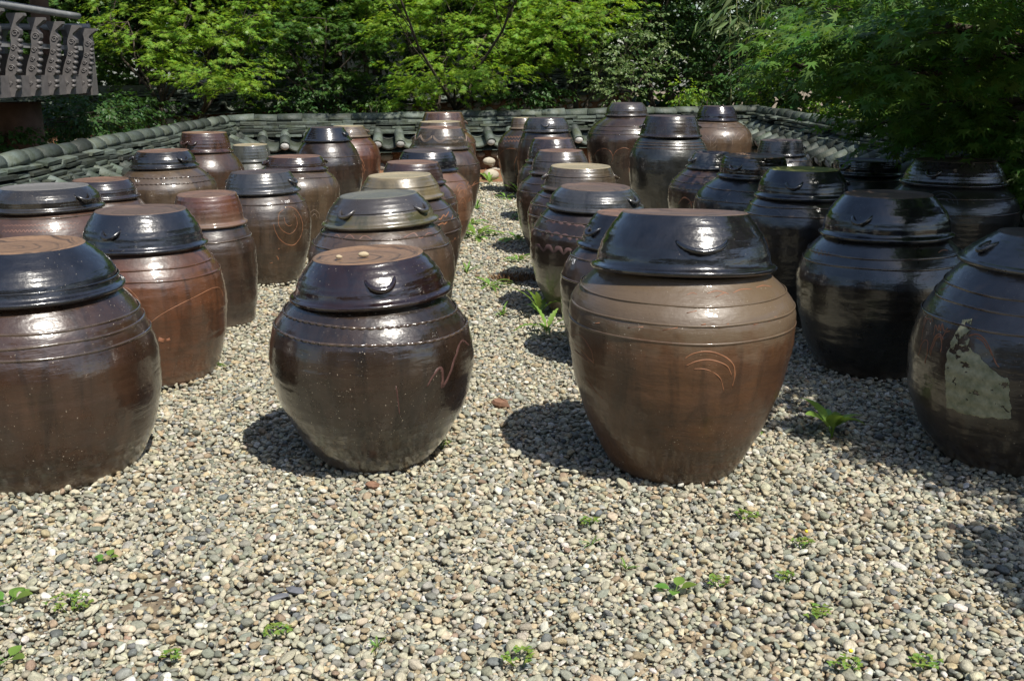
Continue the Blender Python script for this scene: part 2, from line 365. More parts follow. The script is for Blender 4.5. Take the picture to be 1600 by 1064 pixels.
MARKS = {
 8: [
  ('orange', 0.004, [(38.9,0.49),(39.3,0.464),(41.3,0.439),(44.9,0.428),(47.7,0.435)]),
  ('orange', 0.004, [(53.6,0.503),(56.3,0.48),(56.6,0.448),(54.7,0.412),(50.1,0.385),(44.6,0.375),(38.2,0.39),(33.6,0.416),(31.2,0.446),(31.5,0.483),(33.7,0.518),(40.1,0.541)]),
  ('orange', 0.005, [(43.6,0.552),(49.3,0.554),(55.9,0.543),(61.5,0.509),(64.6,0.464),(65.7,0.415),(64.1,0.361),(59.1,0.321),(52.6,0.296),(46.8,0.294),(39,0.311),(32.1,0.344),(28.1,0.384),(26,0.417),(25.2,0.449)]),
  ('orange', 0.01, [(28.4,0.228),(30.4,0.21),(29.8,0.199)]),
  ('orange', 0.008, [(18.6,0.178),(22.8,0.183)]),
  ('orange', 0.012, [(30.7,0.28),(31.3,0.276)]),
  ('cream', 0.016, [(43,0.552),(44,0.551)]),
  ('white', 0.004, [(41,0.598),(42,0.575)]),
  ('white', 0.003, [(44.9,0.589),(47.1,0.594),(47.8,0.59),(44.6,0.578),(46.9,0.579)]),
  ('white', 0.003, [(48.3,0.59),(50.3,0.595),(50.5,0.591),(47.8,0.581),(50.3,0.582)]),
  ('white', 0.003, [(52.5,0.597),(54.1,0.597),(53,0.588),(51.2,0.584),(51.4,0.591),(52.5,0.597)]),
 ],
 24: [
  ('white', 0.006, [(-94.7,0.552),(-89.9,0.525)]),
  ('white', 0.005, [(-82,0.545),(-79.6,0.53)]),
  ('white', 0.004, [(-81.5,0.548),(-75.9,0.552),(-73.2,0.548),(-74.9,0.54),(-74.2,0.536),(-69.9,0.539)]),
  ('white', 0.006, [(-67.4,0.549),(-70.4,0.548),(-69.3,0.543),(-66.2,0.538),(-68.8,0.533),(-69.6,0.527),(-67,0.524),(-65.3,0.53),(-66.7,0.538),(-65.7,0.545),(-67.4,0.549)]),
 ],
 3: [
  ('orange', 0.006, [(-6.4,0.539),(-3.2,0.556),(1.9,0.565),(7.4,0.56),(13.1,0.54),(16.8,0.511),(18,0.476),(17.8,0.434)]),
  ('orange', 0.005, [(-5.6,0.515),(-1.8,0.53),(3.5,0.537),(9,0.529),(13.8,0.51),(16.3,0.477)]),
  ('orange', 0.004, [(-2.2,0.505),(2.5,0.505),(7.4,0.491),(11.3,0.464),(13.5,0.421)]),
  ('orange', 0.004, [(-76.6,0.53),(-67.3,0.547),(-60.5,0.534),(-56,0.508),(-54.9,0.465)]),
  ('orange', 0.006, [(-75.8,0.503),(-65.9,0.496),(-59.4,0.479),(-55.3,0.469)]),
  ('orange', 0.004, [(-75.8,0.478),(-64.9,0.471),(-58.5,0.461)]),
  ('orange', 0.004, [(-65,0.394),(-55.8,0.356),(-51.5,0.339)]),
  ('rust', 0.004, [(9.8,0.729),(17.1,0.741)]),
  ('rust', 0.004, [(-6.4,0.735),(-3,0.741),(-0.6,0.737)]),
  ('rust', 0.004, [(21.4,0.738),(28.5,0.745),(36.4,0.742)]),
  ('rust', 0.004, [(40.9,0.744),(49.2,0.744),(56.9,0.734)]),
  ('rust', 0.004, [(5.3,0.739),(11.9,0.746),(18.3,0.736)]),
  ('rust', 0.004, [(27,0.643),(33.7,0.649)]),
  ('rust', 0.004, [(36.7,0.644),(42.6,0.654),(49,0.644)]),
  ('rust', 0.004, [(8.5,0.641),(13.7,0.653)]),
  ('rust', 0.004, [(-33.7,0.624),(-26.2,0.634)]),
  ('rust', 0.004, [(-16.9,0.63),(-10.3,0.641)]),
  ('rust', 0.004, [(-58.8,0.602),(-50.6,0.619)]),
  ('rust', 0.004, [(0.4,0.651),(2.5,0.655)]),
  ('rust', 0.004, [(-6.4,0.685),(-1.4,0.692)]),
  ('rust', 0.004, [(38.8,0.703),(46.3,0.707)]),
  ('rust', 0.004, [(23.4,0.702),(27.4,0.705)]),
 ],
 2: [
  ('mauve', 0.009, [(37.1,0.385),(41.9,0.429),(46.2,0.443),(47.4,0.406),(47.2,0.371),(50.8,0.396),(56.8,0.457),(64.1,0.501),(69.9,0.505),(76,0.477)]),
  ('mauve', 0.004, [(19.7,0.403),(20.9,0.351),(22.2,0.291)]),
 ],
 6: [
  ('orange', 0.004, [(18.1,0.335),(25.2,0.37),(37.4,0.407),(53.4,0.437),(67.9,0.454),(78.9,0.449),(85,0.425),(85.5,0.396)]),
  ('orange', 0.01, [(14.7,0.363),(18.1,0.335),(20.2,0.279),(20.5,0.223),(18,0.189)]),
  ('orange', 0.003, [(-0.6,0.505),(5.6,0.503),(11.3,0.467),(14.6,0.428)]),
  ('rust', 0.02, [(23.9,0.263),(27.7,0.253)]),
  ('rust', 0.014, [(28.7,0.252),(31.8,0.256)]),
 ],
 4: [
  ('rust', 0.004, [(-96.5,0.607),(-85.8,0.593),(-88.1,0.609),(-78.9,0.588),(-80.5,0.609),(-73.5,0.587),(-74.5,0.61),(-68.8,0.589),(-69.4,0.609),(-64.4,0.59),(-65.1,0.61),(-60.4,0.591),(-60.8,0.609)]),
  ('rust', 0.006, [(25.3,0.625),(32.5,0.632),(39.1,0.627)]),
 ],
 5: [
  ('rust', 0.006, [(-90.6,0.519),(-91.9,0.539),(-90.6,0.561),(-86.5,0.566),(-82,0.552)]),
  ('rust', 0.006, [(-87.4,0.468),(-89.4,0.515),(-89.6,0.546),(-87,0.555),(-83.8,0.544)]),
  ('rust', 0.006, [(-86.2,0.414),(-85.9,0.454),(-84.1,0.477),(-81,0.475),(-79,0.44),(-79,0.395)]),
  ('rust', 0.006, [(-77.6,0.508),(-79,0.544),(-75.5,0.528),(-76.1,0.548),(-73.5,0.531),(-74.1,0.557),(-71,0.535),(-69,0.549)]),
  ('rust', 0.006, [(-76.2,0.434),(-75.7,0.473),(-74.8,0.502),(-72.4,0.511),(-70.4,0.493),(-69.4,0.458)]),
  ('rust', 0.006, [(-77,0.443),(-76.8,0.479),(-75.6,0.509),(-73,0.519),(-70,0.505)]),
  ('rust', 0.006, [(-70.6,0.514),(-69.8,0.532),(-67.2,0.541)]),
  ('rust', 0.006, [(-55.6,0.542),(-52,0.552),(-48.6,0.546),(-45.3,0.526),(-42.2,0.494),(-39.8,0.467),(-37.9,0.455)]),
  ('rust', 0.006, [(-51.6,0.542),(-48.2,0.534),(-44.8,0.511)]),
  ('rust', 0.006, [(-96,0.652),(-91.7,0.663),(-89.4,0.676)]),
  ('rust', 0.006, [(-93.7,0.615),(-93.3,0.63),(-91.1,0.638)]),
 ],
 12: [
  ('pink', 0.004, [(-21.3,0.627),(-19.7,0.635),(-16.7,0.628),(-15,0.636),(-12.4,0.629),(-10.8,0.637),(-8.2,0.63),(-6.7,0.637),(-4.3,0.63),(-2.7,0.637),(-0.6,0.63),(1.1,0.637),(3.1,0.63),(4.7,0.637),(6.7,0.63),(8.4,0.637),(10.3,0.63),(12,0.637),(13.8,0.629),(15.5,0.636),(17.2,0.628),(19,0.635),(20.6,0.627),(22.4,0.634),(24,0.626),(25.9,0.633),(27.4,0.625),(29.3,0.632),(30.9,0.625),(32.9,0.633),(34.3,0.626),(36.4,0.633),(37.9,0.626),(40.1,0.634),(41.5,0.627),(43.9,0.634),(45.3,0.627),(47.7,0.634),(49.1,0.626),(51.6,0.633)]),
  ('pink', 0.004, [(-19.2,0.598),(-17.5,0.61),(-14.8,0.599),(-13.3,0.611),(-10.9,0.6),(-9.3,0.612),(-7,0.6),(-5.6,0.612),(-3.3,0.6),(-1.8,0.612),(0.2,0.6),(1.8,0.612),(3.8,0.6),(5.3,0.612),(7.2,0.6),(8.7,0.612),(10.4,0.6),(12.1,0.611),(13.7,0.599),(15.4,0.61),(17,0.598),(18.7,0.61),(20.3,0.598),(22.1,0.61),(23.5,0.599),(25.4,0.611),(26.8,0.6),(28.7,0.613),(30.1,0.601),(32.2,0.614),(33.4,0.602),(35.6,0.614),(36.8,0.603),(39.1,0.615),(40.3,0.604),(42.7,0.616),(43.8,0.604),(46.4,0.616)]),
 ],
 14: [
  ('white', 0.004, [(-26.5,0.657),(-20.2,0.642)]),
  ('white', 0.004, [(-21.5,0.657),(-21.9,0.644),(-19.2,0.637)]),
  ('white', 0.003, [(-19.1,0.653),(-17.1,0.645),(-16.8,0.637)]),
 ],
 17: [
  ('pink', 0.004, [(-42.2,0.653),(-38.1,0.671),(-28.8,0.655),(-23.4,0.676),(-14.1,0.655),(-8.2,0.675),(0.7,0.656)]),
  ('pink', 0.005, [(25.2,0.656),(35.8,0.672),(42.5,0.675),(45.2,0.651),(57.3,0.665),(64.4,0.662),(67.5,0.645)]),
 ],
 18: [
  ('orange', 0.01, [(40.2,0.605),(46,0.619),(48.7,0.61),(57,0.63),(58.2,0.619),(69.7,0.642)]),
  ('orange', 0.008, [(43,0.581),(49.3,0.589),(52.5,0.582),(60,0.6),(62.2,0.593),(73.9,0.618)]),
  ('orange', 0.007, [(56.9,0.465),(61.4,0.479),(63.8,0.472),(68.4,0.487),(71.6,0.473),(78.5,0.488)]),
 ],
 20: [
  ('orange', 0.005, [(43.3,0.553),(51.2,0.58),(58.6,0.584),(62.6,0.566),(62.6,0.529),(61.1,0.496)]),
  ('orange', 0.005, [(44.1,0.526),(50.2,0.556),(56.2,0.561),(59,0.537),(58.4,0.504)]),
  ('orange', 0.005, [(45.5,0.5),(50.3,0.531),(55.8,0.536),(57.5,0.51)]),
  ('orange', 0.005, [(72.6,0.569),(88.1,0.58),(95.8,0.554),(91.3,0.522)]),
  ('orange', 0.005, [(69.8,0.542),(78.9,0.553),(82.2,0.531)]),
  ('orange', 0.005, [(45.6,0.431),(48,0.461),(52.9,0.481),(57.1,0.453),(59.7,0.411),(60.4,0.37)]),
  ('orange', 0.005, [(47,0.402),(49.9,0.44),(54.2,0.432),(56.6,0.396)]),
  ('orange', 0.005, [(64.9,0.436),(70.2,0.464),(77.3,0.444)]),
 ],
 21: [
  ('rust', 0.007, [(52.8,0.418),(59.6,0.447),(67.9,0.466)]),
  ('rust', 0.007, [(55.5,0.42),(61.7,0.436),(78.5,0.439)]),
 ],
 25: [
  ('mauvewide', 0.016, [(-80.4,0.502),(-76.6,0.514),(-73.3,0.522),(-69.9,0.527),(-66.5,0.526),(-62.9,0.52),(-59.2,0.513),(-57.5,0.522),(-55.8,0.529),(-53.7,0.531),(-51.4,0.529),(-48.9,0.523),(-46.4,0.514),(-45.1,0.523),(-43.7,0.529),(-41.9,0.531),(-40.1,0.528),(-38.1,0.521),(-36.1,0.512),(-34.9,0.52),(-33.5,0.526),(-32,0.528),(-30.4,0.525),(-28.7,0.518),(-26.9,0.508),(-25.6,0.517),(-24.3,0.522),(-23,0.524),(-21.5,0.521),(-20,0.513),(-18.5,0.503)]),
  ('mauvewide', 0.016, [(-78.3,0.41),(-72.6,0.429),(-68.5,0.442),(-64.9,0.448),(-61.6,0.447),(-58.8,0.438),(-56,0.426),(-53.5,0.441),(-51.3,0.451),(-49.2,0.456),(-46.9,0.453),(-44.8,0.443),(-42.9,0.43),(-40.9,0.444),(-39.3,0.454),(-37.4,0.457),(-35.6,0.454),(-33.9,0.444),(-32.1,0.43),(-30.5,0.444),(-28.9,0.453),(-27.3,0.456),(-25.6,0.453),(-24.1,0.442),(-22.5,0.428)]),
  ('mauvewide', 0.012, [(-65.8,0.578),(-64,0.584),(-62.2,0.588),(-60.1,0.59),(-57.3,0.59),(-54.6,0.587),(-51.9,0.583),(-50.5,0.588),(-49.2,0.592),(-47.5,0.593),(-45.3,0.592),(-43.2,0.589),(-40.9,0.585),(-39.7,0.589),(-38.4,0.593),(-37,0.594),(-35.1,0.593),(-33.2,0.589),(-31.4,0.584),(-30.3,0.589),(-29,0.592),(-27.5,0.593),(-26,0.591),(-24.4,0.588),(-22.7,0.583),(-21.5,0.587),(-20.3,0.59),(-18.9,0.591),(-17.5,0.589),(-16,0.585),(-14.5,0.58)]),
 ],
 26: [
  ('cream2', 0.004, [(-76.7,0.547),(-77.3,0.559),(-77.5,0.567),(-76.4,0.571),(-73.6,0.57),(-70.2,0.564),(-66.8,0.554),(-67.2,0.566),(-67.3,0.574),(-66.8,0.578),(-65,0.576),(-62.2,0.569),(-59.6,0.559),(-59.9,0.571),(-60.2,0.579),(-59.6,0.582),(-58.1,0.58),(-55.7,0.573),(-53.7,0.563)]),
  ('rust', 0.004, [(-84,0.436),(-79.6,0.451),(-76.3,0.462),(-74,0.467),(-72,0.466),(-70.3,0.459),(-68.5,0.449),(-66.8,0.462),(-65.5,0.471),(-64.1,0.475),(-62.6,0.473),(-61.5,0.466),(-60.3,0.456),(-58.9,0.468),(-57.8,0.477),(-56.7,0.481),(-55.5,0.479),(-54.4,0.472),(-53.5,0.461)]),
 ],
 27: [
  ('orange', 0.012, [(-66.1,0.428),(-62,0.46),(-58.6,0.44)]),
 ],
 30: [
  ('orange', 0.007, [(-66,0.659),(-66.7,0.67),(-66.2,0.677),(-64.3,0.681),(-60.4,0.679),(-55.8,0.672),(-51.4,0.663),(-51.7,0.673),(-51.2,0.681),(-49.6,0.684),(-46.9,0.682),(-43.6,0.675),(-40.2,0.665),(-40,0.675),(-39.5,0.683),(-38.1,0.686),(-35.9,0.684),(-33.1,0.677),(-30.6,0.667),(-30.1,0.677),(-29.3,0.684),(-28.1,0.687),(-26.1,0.685),(-23.9,0.678),(-21.7,0.668),(-21,0.678),(-20,0.685),(-18.6,0.688),(-17,0.686),(-15.1,0.678),(-13.2,0.669),(-12.3,0.679),(-11.1,0.686),(-9.7,0.689),(-8.2,0.686),(-6.6,0.679),(-5,0.669)]),
  ('orange', 0.007, [(-59.2,0.617),(-58.6,0.628),(-57.5,0.636),(-55.5,0.639),(-53,0.637),(-50,0.63),(-47,0.62),(-46.2,0.631),(-45.3,0.639),(-43.8,0.642),(-41.7,0.64),(-39.4,0.632),(-37.2,0.623),(-36.2,0.633),(-35.4,0.641),(-34.1,0.644),(-32.3,0.641),(-30.3,0.634),(-28.2,0.624),(-27.3,0.635),(-26.3,0.642),(-25.2,0.645),(-23.5,0.643),(-21.8,0.635),(-20,0.625),(-19.1,0.636),(-18,0.643),(-16.8,0.646),(-15.3,0.643),(-13.7,0.636),(-12.2,0.626),(-11.1,0.636),(-10,0.644),(-8.7,0.646),(-7.3,0.644),(-6,0.636),(-4.6,0.626)]),
  ('orange', 0.007, [(-15.1,0.538),(-30.2,0.549),(-51.2,0.522),(-70.9,0.455),(-81.7,0.363),(-70.2,0.259),(-49.4,0.18)]),
  ('orange', 0.007, [(-11.1,0.471),(-17.4,0.427),(-22.7,0.319),(-17.6,0.188)]),
 ],
 31: [
  ('rust', 0.007, [(-61,0.471),(-52.2,0.548),(-38.6,0.589),(-28.5,0.558),(-24.6,0.487),(-29.1,0.413)]),
  ('rust', 0.007, [(-24.5,0.507),(-19.2,0.57),(-9.1,0.602),(-1.5,0.582)]),
 ],
 33: [
  ('cream2', 0.006, [(-29,0.672),(-24.4,0.644),(-19.6,0.606)]),
  ('cream2', 0.006, [(-19.8,0.654),(-18.6,0.597),(-18,0.548),(-18.8,0.523)]),
  ('cream2', 0.006, [(-17.7,0.602),(-13.8,0.646),(-10.9,0.674)]),
  ('cream2', 0.006, [(-16.8,0.543),(-12.1,0.578),(-10.4,0.603),(-9.1,0.636)]),
  ('cream2', 0.006, [(-16,0.509),(-11.2,0.529),(-8.3,0.559)]),
  ('cream2', 0.006, [(17.2,0.716),(15.7,0.669),(16.1,0.607),(16.6,0.553)]),
  ('cream2', 0.006, [(8.5,0.67),(12,0.627),(15.5,0.597)]),
  ('cream2', 0.006, [(21.3,0.706),(21.3,0.673),(22.1,0.644)]),
  ('cream2', 0.006, [(22.8,0.644),(25.5,0.682),(32.6,0.709)]),
  ('cream2', 0.006, [(27.8,0.604),(33.2,0.642),(41.9,0.678)]),
  ('white', 0.008, [(3,0.679),(4.6,0.672),(3.7,0.651),(2.2,0.658),(3,0.679)]),
  ('white', 0.008, [(6.8,0.689),(6.6,0.648)]),
  ('white', 0.005, [(2.2,0.694),(4.8,0.689)]),
 ],
 35: [
  ('slate', 0.006, [(-39.9,0.619),(-36.4,0.653),(-28,0.64),(-22.5,0.602)]),
  ('slate', 0.006, [(-27.5,0.632),(-21.6,0.66),(-12.6,0.64)]),
  ('slate', 0.006, [(-49.8,0.581),(-45.3,0.609),(-38.4,0.596)]),
 ],
 34: [
  ('rust', 0.012, [(-56.6,0.371),(-47.6,0.429),(-37.4,0.413),(-33.6,0.351)]),
  ('rust', 0.012, [(-39.3,0.38),(-33.7,0.404),(-29,0.389)]),
 ],
 36: [
  ('slate', 0.006, [(-51.6,0.664),(-47.6,0.689),(-39.9,0.69),(-34,0.666)]),
  ('slate', 0.006, [(-24.1,0.663),(-18.5,0.693),(-12,0.685),(-8.2,0.666)]),
  ('rust', 0.006, [(-54.6,0.542),(-48.3,0.532),(-45.6,0.476)]),
 ],
 37: [
  ('slate', 0.006, [(-46.1,0.71),(-37.9,0.734),(-27.3,0.731),(-19.6,0.705),(-17.2,0.664)]),
  ('slate', 0.006, [(-41.8,0.683),(-34.3,0.719),(-25.5,0.711),(-20.4,0.67)]),
  ('slate', 0.006, [(-36.9,0.678),(-30.9,0.698),(-24.7,0.676)]),
 ],
 11: [
  ('orange', 0.008, [(21.2,0.449),(29.3,0.383),(36.5,0.295),(35.2,0.229)]),
  ('orange', 0.008, [(23.1,0.459),(32.9,0.404),(40.6,0.271)]),
  ('orange', 0.008, [(67.2,0.433),(96.9,0.329)]),
  ('orange', 0.008, [(63.5,0.413),(85.4,0.314)]),
 ],
 9: [
  ('cream2', 0.004, [(28.2,0.385),(33.2,0.408),(39.8,0.38),(42.8,0.321)]),
  ('cream2', 0.004, [(29.4,0.356),(34.5,0.375),(38.5,0.338)]),
 ],
}
PATCH = [(-65.1, 0.479), (-62.9, 0.547), (-62.2, 0.589), (-56.7, 0.601), (-55.2, 0.558), (-54.4, 0.508), (-46.1, 0.469), (-37.0, 0.425), (-33.1, 0.425), (-29.9, 0.275), (-44.4, 0.259), (-53.5, 0.256), (-62.4, 0.263), (-63.1, 0.338)]

# ---------------------------------------------------------------- ground and gravel
def soil_material():
    t = NT('soil')
    co = t.coord(rnd=False)
    base = t.mix(t.ramp(t.noise(co, 1.3, 6), .35, .65), (.19, .145, .095), (.125, .098, .064))
    base = t.mix(t.ramp(t.noise(co, 30, 5), .5, .7), base, (.27, .22, .15))
    t.link(base, t.p.inputs['Base Color']); t.p.inputs['Roughness'].default_value = .95
    t.link(t.bump(t.noise(co, 45, 6, .7), .8, .01), t.p.inputs['Normal'])
    return t.mat
SOIL = soil_material()
g = MB()
N = 40
for i in range(N + 1):
    for k in range(N + 1):
        g.v.append((-60 + 120 * k / N, -40 + 120 * i / N, -.022))
g.add([], [])
for i in range(N):
    for k in range(N):
        g.f.append((i * (N + 1) + k, i * (N + 1) + k + 1, (i + 1) * (N + 1) + k + 1, (i + 1) * (N + 1) + k)); g.m.append(0); g.sm.append(True)
tag(g.build('ground', SOIL), 'bare brown soil under the gravel and the garden behind', 'ground', kind='structure')

def pebble_material():
    t = NT('pebble')
    a = t.node('ShaderNodeAttribute'); a.attribute_type = 'INSTANCER'; a.attribute_name = 'tone'
    oi = t.node('ShaderNodeObjectInfo')
    co = t.node('ShaderNodeTexCoord').outputs['Object']
    m = t.node('ShaderNodeVectorMath'); m.operation = 'MULTIPLY_ADD'
    t.link(oi.outputs['Random'], m.inputs[0]); m.inputs[1].default_value = (17, 31, 23); t.link(co, m.inputs[2])
    c = a.outputs['Color']
    n = t.noise(m.outputs[0], 1.6, 6, .7)
    d = t.node('ShaderNodeMix'); d.data_type = 'RGBA'; d.blend_type = 'MULTIPLY'
    d.inputs[0].default_value = .8
    t.link(c, d.inputs[6])
    cr = t.node('ShaderNodeMapRange'); cr.inputs[1].default_value, cr.inputs[2].default_value = .3, .7
    cr.inputs[3].default_value, cr.inputs[4].default_value = .5, 1.35; t.link(n, cr.inputs[0])
    t.link(cr.outputs[0], d.inputs[7])
    t.link(d.outputs[2], t.p.inputs['Base Color'])
    t.p.inputs['Roughness'].default_value = .62
    t.p.inputs['Specular IOR Level'].default_value = .35
    t.link(t.bump(t.noise(m.outputs[0], 3.5, 5, .65), .35, .25), t.p.inputs['Normal'])
    return t.mat
PEB = pebble_material()

def pebble_mesh(seed):
    rng = random.Random(seed)
    import bmesh
    bm = bmesh.new()
    bmesh.ops.create_icosphere(bm, subdivisions=2, radius=1)
    cuts = []
    for _ in range(rng.randint(4, 8)):
        d = Vector((rng.gauss(0, 1), rng.gauss(0, 1), rng.gauss(0, .8))).normalized()
        cuts.append((d, rng.uniform(.48, .82)))
    ph = [rng.uniform(0, 6.28) for _ in range(3)]
    for v in bm.verts:
        p = v.co.copy()
        for d, h in cuts:
            e = p.dot(d) - h
            if e > 0: p -= d * e * .92
        p *= 1 + .07 * math.sin(2.3 * p.x + ph[0]) + .07 * math.sin(2.1 * p.y + ph[1])
        v.co = p
    for f in bm.faces: f.smooth = True
    me = bpy.data.meshes.new('pebble'); bm.to_mesh(me); bm.free()
    me.materials.append(PEB)
    return bpy.data.objects.new('pebble_shape', me)      # shape source for the gravel's geometry nodes, not placed in the scene

PAL = 1.0 * np.array([(.40, .37, .275), (.47, .435, .325), (.34, .315, .235), (.40, .325, .205), (.30, .235, .15), (.25, .25, .19), (.31, .31, .265),
                (.13, .14, .135), (.55, .53, .46), (.27, .195, .135), (.20, .205, .165), (.47, .41, .295)])
PW = np.array([18, 12, 17, 9, 5, 13, 11, 4, 6, 2, 9, 6], float); PW /= PW.sum()

def build_gravel():
    rs = np.random.RandomState(4)
    P, SC, RO, TO = [], [], [], []
    for layer, (cell, z0, keep, smin, smax) in enumerate(((.0185, -.014, .97, .0090, .0145), (.0215, -.004, .84, .0080, .0165), (.040, .005, .55, .0105, .0225), (.0150, -.003, .8, .0038, .0070))):
        ys = np.arange(1.3, 13.75, cell)
        xs = np.arange(-3.9, 3.9, cell)
        X, Y = np.meshgrid(xs, ys)
        X = X + (np.arange(len(ys)) % 2)[:, None] * cell * .5
        X = X.ravel() + rs.uniform(-.42, .42, X.size) * cell
        Y = Y.ravel() + rs.uniform(-.42, .42, Y.size) * cell
        far = np.clip((Y - 6) / 7, 0, 1)
        ok = (np.abs(X) < np.minimum(3.55 + .02 * Y, .56 * Y + 1.7)) & (rs.rand(X.size) < keep * (1 - .25 * far))
        # worn spots where the soil shows through
        bare = np.zeros(X.size)
        for bx, by, br, bs in ((-1.02, 2.66, .15, .85), (-.70, 2.74, .09, .85), (0.05, 7.2, .16, .9), (.50, 2.42, .08, .7), (-1.25, 2.45, .14, .8), (.1, 2.48, .07, .7), (.72, 2.95, .07, .6), (-.25, 2.95, .05, .6)):
            bare = np.maximum(bare, bs * np.exp(-((X - bx) ** 2 + ((Y - by)) ** 2) / br ** 2))
        ok &= rs.rand(X.size) > bare * (1, 1, 1, 0)[layer]
        ok &= (layer < 3) | ((Y < 5.5) & (rs.rand(X.size) < .25 + .75 * (np.sin(X * 4.3 + 2 * np.sin(Y * 3)) > .0)))
        ok &= ~((Y > 13.45 + .13 * (X + 3.6)) & (rs.rand(X.size) < .8))
        X, Y = X[ok], Y[ok]
        n = len(X)
        und = .006 * np.sin(X * 3.1 + 1) * np.sin(Y * 2.3) + .004 * np.sin(X * 7.7 + Y * 5.1)
        Z = z0 + und + rs.uniform(-.004, .005, n)
        s = smin + (smax - smin) * rs.beta(1.6, 2.6, n)
        s *= 1 + .12 * np.clip((Y - 6) / 7, 0, 1)
        big = rs.rand(n) < .012
        s[big] *= rs.uniform(1.25, 1.7, big.sum())
        sc = np.stack([s * rs.uniform(.95, 1.45, n), s * rs.uniform(.75, 1.05, n), s * rs.uniform(.48, .8, n)], 1)
        ro = np.stack([rs.normal(0, .30, n), rs.normal(0, .30, n), rs.uniform(0, 6.283, n)], 1)
        c = PAL[rs.choice(len(PAL), n, p=PW)] * rs.uniform(.80, 1.14, (n, 1)) * rs.uniform(.96, 1.04, (n, 3))
        P.append(np.stack([X, Y, Z], 1)); SC.append(sc); RO.append(ro); TO.append(c)
    # stones pushed up against the feet of the jars
    for (jx, jy, *_r) in JT.values():
        if jy > 8.5: continue
        rb = _r[-1]; n = int(170 * rb / .25)
        a = rs.uniform(0, 6.283, n); r = rb + .004 + np.abs(rs.normal(0, .022, n))
        s = rs.uniform(.008, .0165, n)
        P.append(np.stack([jx + r * np.cos(a), jy + r * np.sin(a), .018 - .35 * (r - rb) + rs.uniform(-.006, .004, n)], 1))
        SC.append(np.stack([s * rs.uniform(.95, 1.4, n), s * rs.uniform(.75, 1.05, n), s * rs.uniform(.5, .8, n)], 1))
        RO.append(np.stack([rs.normal(0, .45, n), rs.normal(0, .45, n), rs.uniform(0, 6.283, n)], 1))
        TO.append(PAL[rs.choice(len(PAL), n, p=PW)] * rs.uniform(.78, 1.1, (n, 1)))
    P, SC, RO, TO = map(np.concatenate, (P, SC, RO, TO))
    n = len(P)
    me = bpy.data.meshes.new('gravel')
    me.vertices.add(n); me.vertices.foreach_set('co', P.astype(np.float32).ravel())
    me.attributes.new('scl', 'FLOAT_VECTOR', 'POINT').data.foreach_set('vector', SC.astype(np.float32).ravel())
    me.attributes.new('rot', 'FLOAT_VECTOR', 'POINT').data.foreach_set('vector', RO.astype(np.float32).ravel())
    me.attributes.new('kind', 'INT', 'POINT').data.foreach_set('value', rs.randint(0, 9, n).astype(np.int32))
    me.attributes.new('tone', 'FLOAT_COLOR', 'POINT').data.foreach_set('color', np.concatenate([TO, np.ones((n, 1))], 1).astype(np.float32).ravel())
    me.materials.append(PEB)
    o = bpy.data.objects.new('gravel', me); COL.objects.link(o)
    ng = bpy.data.node_groups.new('gravel_scatter', 'GeometryNodeTree')
    ng.interface.new_socket('Geometry', in_out='INPUT', socket_type='NodeSocketGeometry')
    ng.interface.new_socket('Geometry', in_out='OUTPUT', socket_type='NodeSocketGeometry')
    gi, go = ng.nodes.new('NodeGroupInput'), ng.nodes.new('NodeGroupOutput')
    inst = ng.nodes.new('GeometryNodeInstanceOnPoints')
    ng.links.new(gi.outputs[0], inst.inputs['Points'])
    jn = ng.nodes.new('GeometryNodeJoinGeometry')
    for k in range(9):
        oi = ng.nodes.new('GeometryNodeObjectInfo'); oi.inputs['Object'].default_value = pebble_mesh(100 + k); oi.inputs['As Instance'].default_value = True
        ng.links.new(oi.outputs['Geometry'], jn.inputs[0])
    ng.links.new(jn.outputs[0], inst.inputs['Instance'])
    inst.inputs['Pick Instance'].default_value = True
    def attr(name, typ):
        a = ng.nodes.new('GeometryNodeInputNamedAttribute'); a.data_type = typ; a.inputs['Name'].default_value = name
        return a.outputs['Attribute']
    ng.links.new(attr('kind', 'INT'), inst.inputs['Instance Index'])
    e2r = ng.nodes.new('FunctionNodeEulerToRotation')
    ng.links.new(attr('rot', 'FLOAT_VECTOR'), e2r.inputs[0]); ng.links.new(e2r.outputs[0], inst.inputs['Rotation'])
    ng.links.new(attr('scl', 'FLOAT_VECTOR'), inst.inputs['Scale'])
    ng.links.new(inst.outputs[0], go.inputs[0])
    md = o.modifiers.new('scatter', 'NODES'); md.node_group = ng
    tag(o, 'pale grey and tan river gravel covering the courtyard floor', 'gravel', kind='stuff')
    return n
print('pebbles', build_gravel())

# ---------------------------------------------------------------- tile-capped walls
TILE = plain('slate_tile', (.080, .097, .088), .6, .45, 9, .8, .012, .4, island=.65, c2=(.040, .048, .026))
PLASTER = plain('white_plaster', (.66, .65, .61), .85, .45, 26, .5, .006, island=.25)
MUD = plain('red_mud', (.24, .125, .07), .95, .45, 9, .9, .02, .2)
STONE = plain('field_stone', (.36, .32, .26), .75, .4, 9, .4, .006, .4, island=.3)

